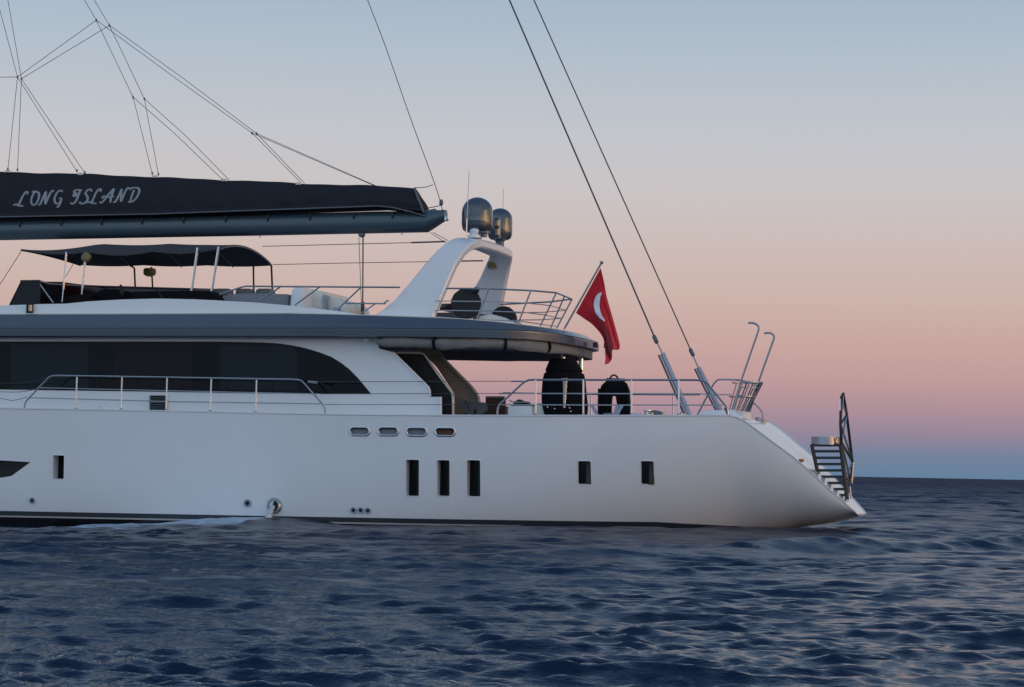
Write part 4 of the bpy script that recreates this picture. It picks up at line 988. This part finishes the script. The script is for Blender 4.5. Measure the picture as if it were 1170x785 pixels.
# folded gangway standing on edge beside the steps
gp = [(961, 455, -.5), (963.5, 449.5, -.25), (967.5, 474, 0.2), (974, 528, .75), (972, 552, .75), (966, 545, .2), (961.3, 505, -.5), (960.3, 485, -.6)]
gpt = [P(*q) for q in gp]
m = MB().tube(gpt + [gpt[0]], .042, 6); gk = m.build('folded_gangway', M['darkmetal'], yacht); gk['label'] = 'tall narrow folded gangway frame on edge at the stern'
for i, j in ((7, 2), (0, 2), (6, 2), (6, 3), (5, 3), (7, 1), (6, 4), (7, 3)):
    MB().tube([gpt[i], gpt[j]], .034, 5).build('cross_bar', M['darkmetal'] if (i + j) % 2 else M['rail'], gk)
MB().tube([gpt[3] + Vector((.03, 0, 0)), gpt[4] + Vector((.03, 0, 0))], .035, 6).build('cross_bar', M['steel'], gk)
MB().tube([gpt[0] + Vector((-.02, -.03, -.02)), gpt[7] + Vector((-.02, -.03, .4))], .025, 5).build('cross_bar', M['steel'], gk)
MB().tube([P(971, 556, .4), P(972.5, 570, .4)], .03, 6).build('gangway_leg', M['rail'], yacht)
for px, py in ((914, 526),):
    p = PH(px, py); MB().lathe(p + Vector((0, .25, 0)), (0, 0, 1), [(-.05, .07), (.04, .07)], 10).build('deck_fitting', M['orange'], yacht)

# ================================================================== loose gear on the aft deck
def zd(x): return zsheer(x)
def cover_blob(name, outline_l, outline_r, Y, depth, parent, m_, folds=16, amp=.03, seg=44):
    """draped cover: left and right outline down the height, elliptical plan with pleats"""
    rings = []
    for (xl, y), (xr, _) in zip(outline_l, outline_r):
        a, c = P(xl, y, Y), P(xr, y, Y); cx = (a.x + c.x) / 2; rx = (c.x - a.x) / 2
        ry = depth * min(1, rx / .6)
        ring = []
        for k in range(seg):
            t_ = 2 * math.pi * k / seg
            w = 1 + amp * math.sin(folds * t_ + y * .1) * min(1, (y - outline_l[0][1]) / 20)
            ex = abs(math.cos(t_)) ** .7 * (1 if math.cos(t_) > 0 else -1); ey = abs(math.sin(t_)) ** .7 * (1 if math.sin(t_) > 0 else -1)
            ring.append(Vector((cx + rx * ex * w, Y + ry * ey * w, a.z)))
        rings.append(ring)
    return MB().loft(rings[::-1]).build(name, m_, parent, ang=50)
c0 = P(645, 474, -1.5)
cg = thing('covered_gear', 'tall bulky deck gear under a pleated black cover below the roof end', 'covered gear', (c0.x, -1.5, zd(c0.x)))
cover_blob('cover', [(634, 410.8), (629, 412), (627, 417), (626.5, 424), (623, 428), (621.5, 436), (621, 450), (621, 464), (623, 473), (625, 480)],
           [(652, 410.8), (657, 413), (660, 420), (663, 426), (666, 432), (667.5, 440), (668.5, 452), (670, 464), (669, 473), (667, 480)], -1.5, .55, cg, M['cover'])
m = cover_blob('hood', [(634, 409.8), (629, 411.5), (627, 416.5), (624.5, 422.8), (624.8, 424.5)], [(652, 409.8), (657.5, 412.5), (660.5, 419.5), (664, 423), (664, 424.5)], -1.5, .57, cg, M['cover'], folds=9, amp=.04)
MB().tube([P(645.5, 434, -2.2), P(645.5, 440, -2.2), P(645, 455, -2.2), P(644.8, 466, -2.2)], lambda t_: .085 - .05 * t_, 10).build('inner_post', M['steel'], cg)
MB().tube([P(642, 433.6, -2.2), P(649, 433.4, -2.2)], .04, 8).build('buckle', M['gold'], cg)
for px, py in ((626, 465), (634, 467), (650, 463), (652.5, 470), (651, 466)):
    MB().lathe(P(px, py, -2.12), (0, -1, 0), [(0, .03), (.03, .02)], 8).build('eyelet', M['steel'], cg)
c1 = P(701, 474, -1.2)
cg2 = thing('covered_gear', 'smaller black covered gear with a handle on top and a gap between its legs', 'covered gear', (c1.x, -1.2, zd(c1.x)))
out_ = [(682.5, 480), (682.5, 462), (683.5, 450), (687, 440), (692, 435.5), (700, 433), (710, 434), (715.5, 438), (718.5, 446), (719.3, 462), (719.3, 480), (705, 480), (704.5, 462), (703, 452.5), (699, 452.5), (698, 462), (698, 480)]
MB().prism([P(x, y, -1.4) for x, y in out_], .16).build('cover', M['cover'], cg2, bevel=.03)
m = MB()
for k in range(9):
    x = 685 + k * 4
    if 694 < x < 708: continue
    m.tube([P(x, 444, -1.42), P(x - .3, 460, -1.43), P(x, 478, -1.42)], .05, 6)
m.build('pleat', M['cover'], cg2)
MB().tube(smooth_path([P(697.3, 434, -1.2), P(698, 430.5, -1.2), P(701.5, 428.5, -1.2), P(705, 430.5, -1.2), P(706, 434, -1.2)], 4), .028, 6).build('handle', M['smoke'], cg2)
MB().tube([P(693, 433.7, -1.2), P(714, 434.5, -1.2)], .05, 6).build('top_bar', M['smoke'], cg2)
# folding deck chair legs either side
c2_ = P(691, 474, -2.2)
fc = thing('folding_chair', 'grey folding chair with splayed steel legs in front of the smaller covered gear', 'chair', (c2_.x, -2.2, zd(c2_.x)))
for a, c in (((675.5, 462.5), (684.5, 478)), ((711, 462), (702.5, 478)), ((705.5, 463), (700.5, 478))):
    MB().loft([[P(a[0] + dx, a[1], -2.2) + Vector((0, dy, 0)) for dx, dy in ((-1.8, 0), (1.8, 0), (1.8, .06), (-1.8, .06))], [P(c[0] + dx, c[1], -2.2) + Vector((0, dy, 0)) for dx, dy in ((-1.8, 0), (1.8, 0), (1.8, .06), (-1.8, .06))]]).build('leg', M['tube'], fc)
MB().prism([P(x, y, -2.2) for x, y in ((687, 475), (690, 472), (701, 472), (702, 475))], .4).build('seat', M['cushion'], fc, bevel=.02)
# seats by the saloon door
c3 = P(535, 474, -.6)
so_ = thing('deck_sofa', 'grey deck sofa with leaning back cushions beside the saloon door', 'sofa', (c3.x, -.6, zd(c3.x)))
for q in (((524.5, 456), (528, 455.5), (540, 476), (534, 476)), ((531.5, 458), (534.5, 457.5), (543, 476), (539, 476)), ((536, 458.5), (540, 458), (545, 470), (543, 476), (540, 476))):
    MB().prism([P(x, y, -.9) for x, y in q], .7).build('back_cushion', M['cushion'], so_, bevel=.02)
MB().prism([P(x, y, -.9) for x, y in ((541, 459), (555, 460), (556, 470), (548, 474), (540, 478))], .8).build('seat', M['cushion'], so_, bevel=.03)
MB().prism([P(x, y, -.8) for x, y in ((524, 478), (530, 472), (558, 472), (558, 480), (524, 480))], .9).build('base', M['fascia'], so_)
c4 = P(566, 474, -.4)
wc = thing('wicker_armchair', 'brown wicker armchair between the grey sofa and the grey cabinet', 'armchair', (c4.x, -.4, zd(c4.x)))
MB().prism([P(x, y, -.7) for x, y in ((554.5, 480), (554.5, 455.5), (556, 453.8), (575.5, 453.8), (577, 455.5), (577, 480))], .12).build('backrest', M['wood'], wc, bevel=.03)
MB().prism([P(x, y, -.55) for x, y in ((555, 480), (555, 464), (576, 464), (576, 480))], .7).build('seat', M['wood'], wc, bevel=.03)
MB().tube([P(555, 454, -.75), P(576.5, 454, -.75)], .035, 6).build('top_roll', M['cushion'], wc)
c5 = P(596, 474, -1.6)
kb = thing('deck_cabinet', 'low pale grey cabinet with rounded corner beside the black covered gear', 'cabinet', (c5.x, -1.6, zd(c5.x)))
MB().prism([P(x, y, -2.0) for x, y in ((580, 480), (580, 465), (582, 463.5), (607.5, 463.5), (607.5, 480))], 1.4).build('body', M['white'], kb, bevel=.03)
MB().prism([P(x, y, -1.8) for x, y in ((608.5, 480), (609, 465), (613, 460.5), (620, 460), (623, 480))], 1.2).build('side_unit', M['offwhite'], kb, bevel=.04)
MB().prism([P(x, y, -2.0) for x, y in ((584, 463.5), (584, 461.8), (607.5, 461.8), (607.5, 463.5))], 1.0).build('hob', M['darkcush'], kb)
gr_ = thing('barbecue_lid', 'small dark grill on top of the low pale cabinet', 'grill', tuple(P(590, 462, -1.5)))
MB().prism([P(x, y, -1.7) for x, y in ((586, 461.5), (587, 459), (590, 457.5), (592, 456), (594, 457.8), (600, 458.5), (603, 461.5))], .5).build('lid', M['smoke'], gr_, bevel=.02)
MB().tube([P(582, 457.5, -1.72), P(586, 459.5, -1.72), P(604, 459.5, -1.72)], .02, 6).build('handle', M['rail'], gr_)
# mooring gear further aft
c6 = P(745, 474, -2.2)
wn = thing('mooring_winch', 'small steel mooring winch with brass fittings on the open aft deck', 'winch', (c6.x, -2.2, zd(c6.x)))
MB().lathe(P(740, 475, -2.2), (0, 0, 1), [(0, .14), (.04, .14), (.06, .09), (.1, .08), (.14, .12), (.16, .12)], 18).build('drum', M['steel'], wn)
MB().prism([P(x, y, -2.2) for x, y in ((744, 476), (744, 469.5), (748, 468.5), (755, 470), (756, 476))], .25).build('gearbox', M['fascia'], wn, bevel=.02)
MB().lathe(P(744.5, 475, -2.25), (0, 0, 1), [(0, .07), (.09, .07), (.1, .03)], 12).build('brass_cap', M['gold'], wn)
MB().lathe(P(757.5, 475.5, -2.2), (0, 0, 1), [(0, .05), (.12, .05)], 12).build('bollard', M['gold'], wn)
c7 = P(728, 474, -2.5)
cl = thing('deck_cleat', 'low steel cleat beside the rail just forward of the mooring winch', 'cleat', (c7.x, -2.5, zd(c7.x)))
MB().tube([P(724, 473.3, -2.5), P(732, 473.3, -2.5)], .035, 8).tube([P(727, 473.3, -2.5), P(727, 477, -2.5)], .03, 6).tube([P(730, 473.3, -2.5), P(730, 477, -2.5)], .03, 6).build('horns', M['chrome'], cl)

# ================================================================== flag
YF = -.6
base = P(644.5, 376, YF)
fl = thing('flag', 'red flag with white crescent hanging from a slanted staff at the roof end', 'flag', base)
MB().tube([base, P(686.5, 301.5, YF)], .030, 10).build('flagstaff', M['rail'], fl)
MB().lathe(P(686.5, 301.5, YF), (P(686.5, 301.5, YF) - base), [(0, .03), (.02, .055), (.07, .055), (.09, .02)], 10).build('finial', M['rail'], fl)
tope = smooth_path([(686.3, 306, 0), (690, 322, 0), (693.5, 340, 0), (701, 366, 0), (708.2, 392.5, 0)], 8)
bote = smooth_path([(658, 357.5, 0), (668, 364.5, 0), (677, 371, 0), (687, 382.5, 0), (690.7, 392, 0), (691.6, 404, 0), (692.5, 416, 0)], 8)
def samp(path, u):
    f = u * (len(path) - 1); i = min(int(f), len(path) - 2); return path[i].lerp(path[i + 1], f - i)
def flag_xy(u, v):
    a, c = samp(tope, u), samp(bote, u)
    q = a.lerp(c, v)
    # ragged lower hem of the fly
    if u > .9: q = q + Vector((1.6 * math.sin(v * 11), 3.0 * math.sin(v * 9 + .4), 0)) * (u - .9) / .1
    return q
def flag_Y(u, v):
    k = u ** 1.1
    return YF - .02 + .26 * k * math.sin(5.2 * v * (1 + .5 * u) + 2.0 * u) + .10 * k * math.sin(13 * v + 5 * u) + .04 * k * math.sin(24 * v + 2 * u)
nu, nv = 60, 46
pts = []
for i in range(nu):
    for j in range(nv):
        u, v = i / (nu - 1), j / (nv - 1); q = flag_xy(u, v); pts.append(P(q.x, q.y, flag_Y(u, v)))
m = MB().grid(pts, nu, nv)
cloth = m.build('flag_cloth', M['flag'], fl, ang=180)
sm = cloth.modifiers.new('thick', 'SOLIDIFY'); sm.thickness = .006
# crescent sewn onto the same folds
outer = smooth_path([(687.2, 333.6, 0), (683.5, 335.5, 0), (680.2, 340, 0), (678.6, 346, 0), (678.9, 352, 0), (681, 358, 0), (685.2, 363.4, 0), (690.8, 367.5, 0)], 5)
inner = smooth_path([(689.0, 340.3, 0), (687.6, 339.8, 0), (686.3, 342, 0), (685.2, 346, 0), (685.2, 351, 0), (686.8, 356, 0), (689.2, 359.8, 0), (692.2, 362.3, 0)], 5)
uv = [(i / 79, j / 49) for i in range(80) for j in range(50)]; uvp = np.array([tuple(flag_xy(*w)[:2]) for w in uv])
def near_Y(x, y):
    k = int(np.argmin((uvp[:, 0] - x) ** 2 + (uvp[:, 1] - y) ** 2)); return flag_Y(*uv[k])
g1 = []
for i in range(len(outer)):
    for j in range(5):
        q = outer[i].lerp(inner[i], j / 4 * (math.sin(math.pi * (.03 + .94 * i / (len(outer) - 1))) ** .55)); g1.append(P(q.x, q.y, near_Y(q.x, q.y) - .02))
MB().grid(g1, len(outer), 5).build('crescent', M['flagwhite'], cloth, ang=180)
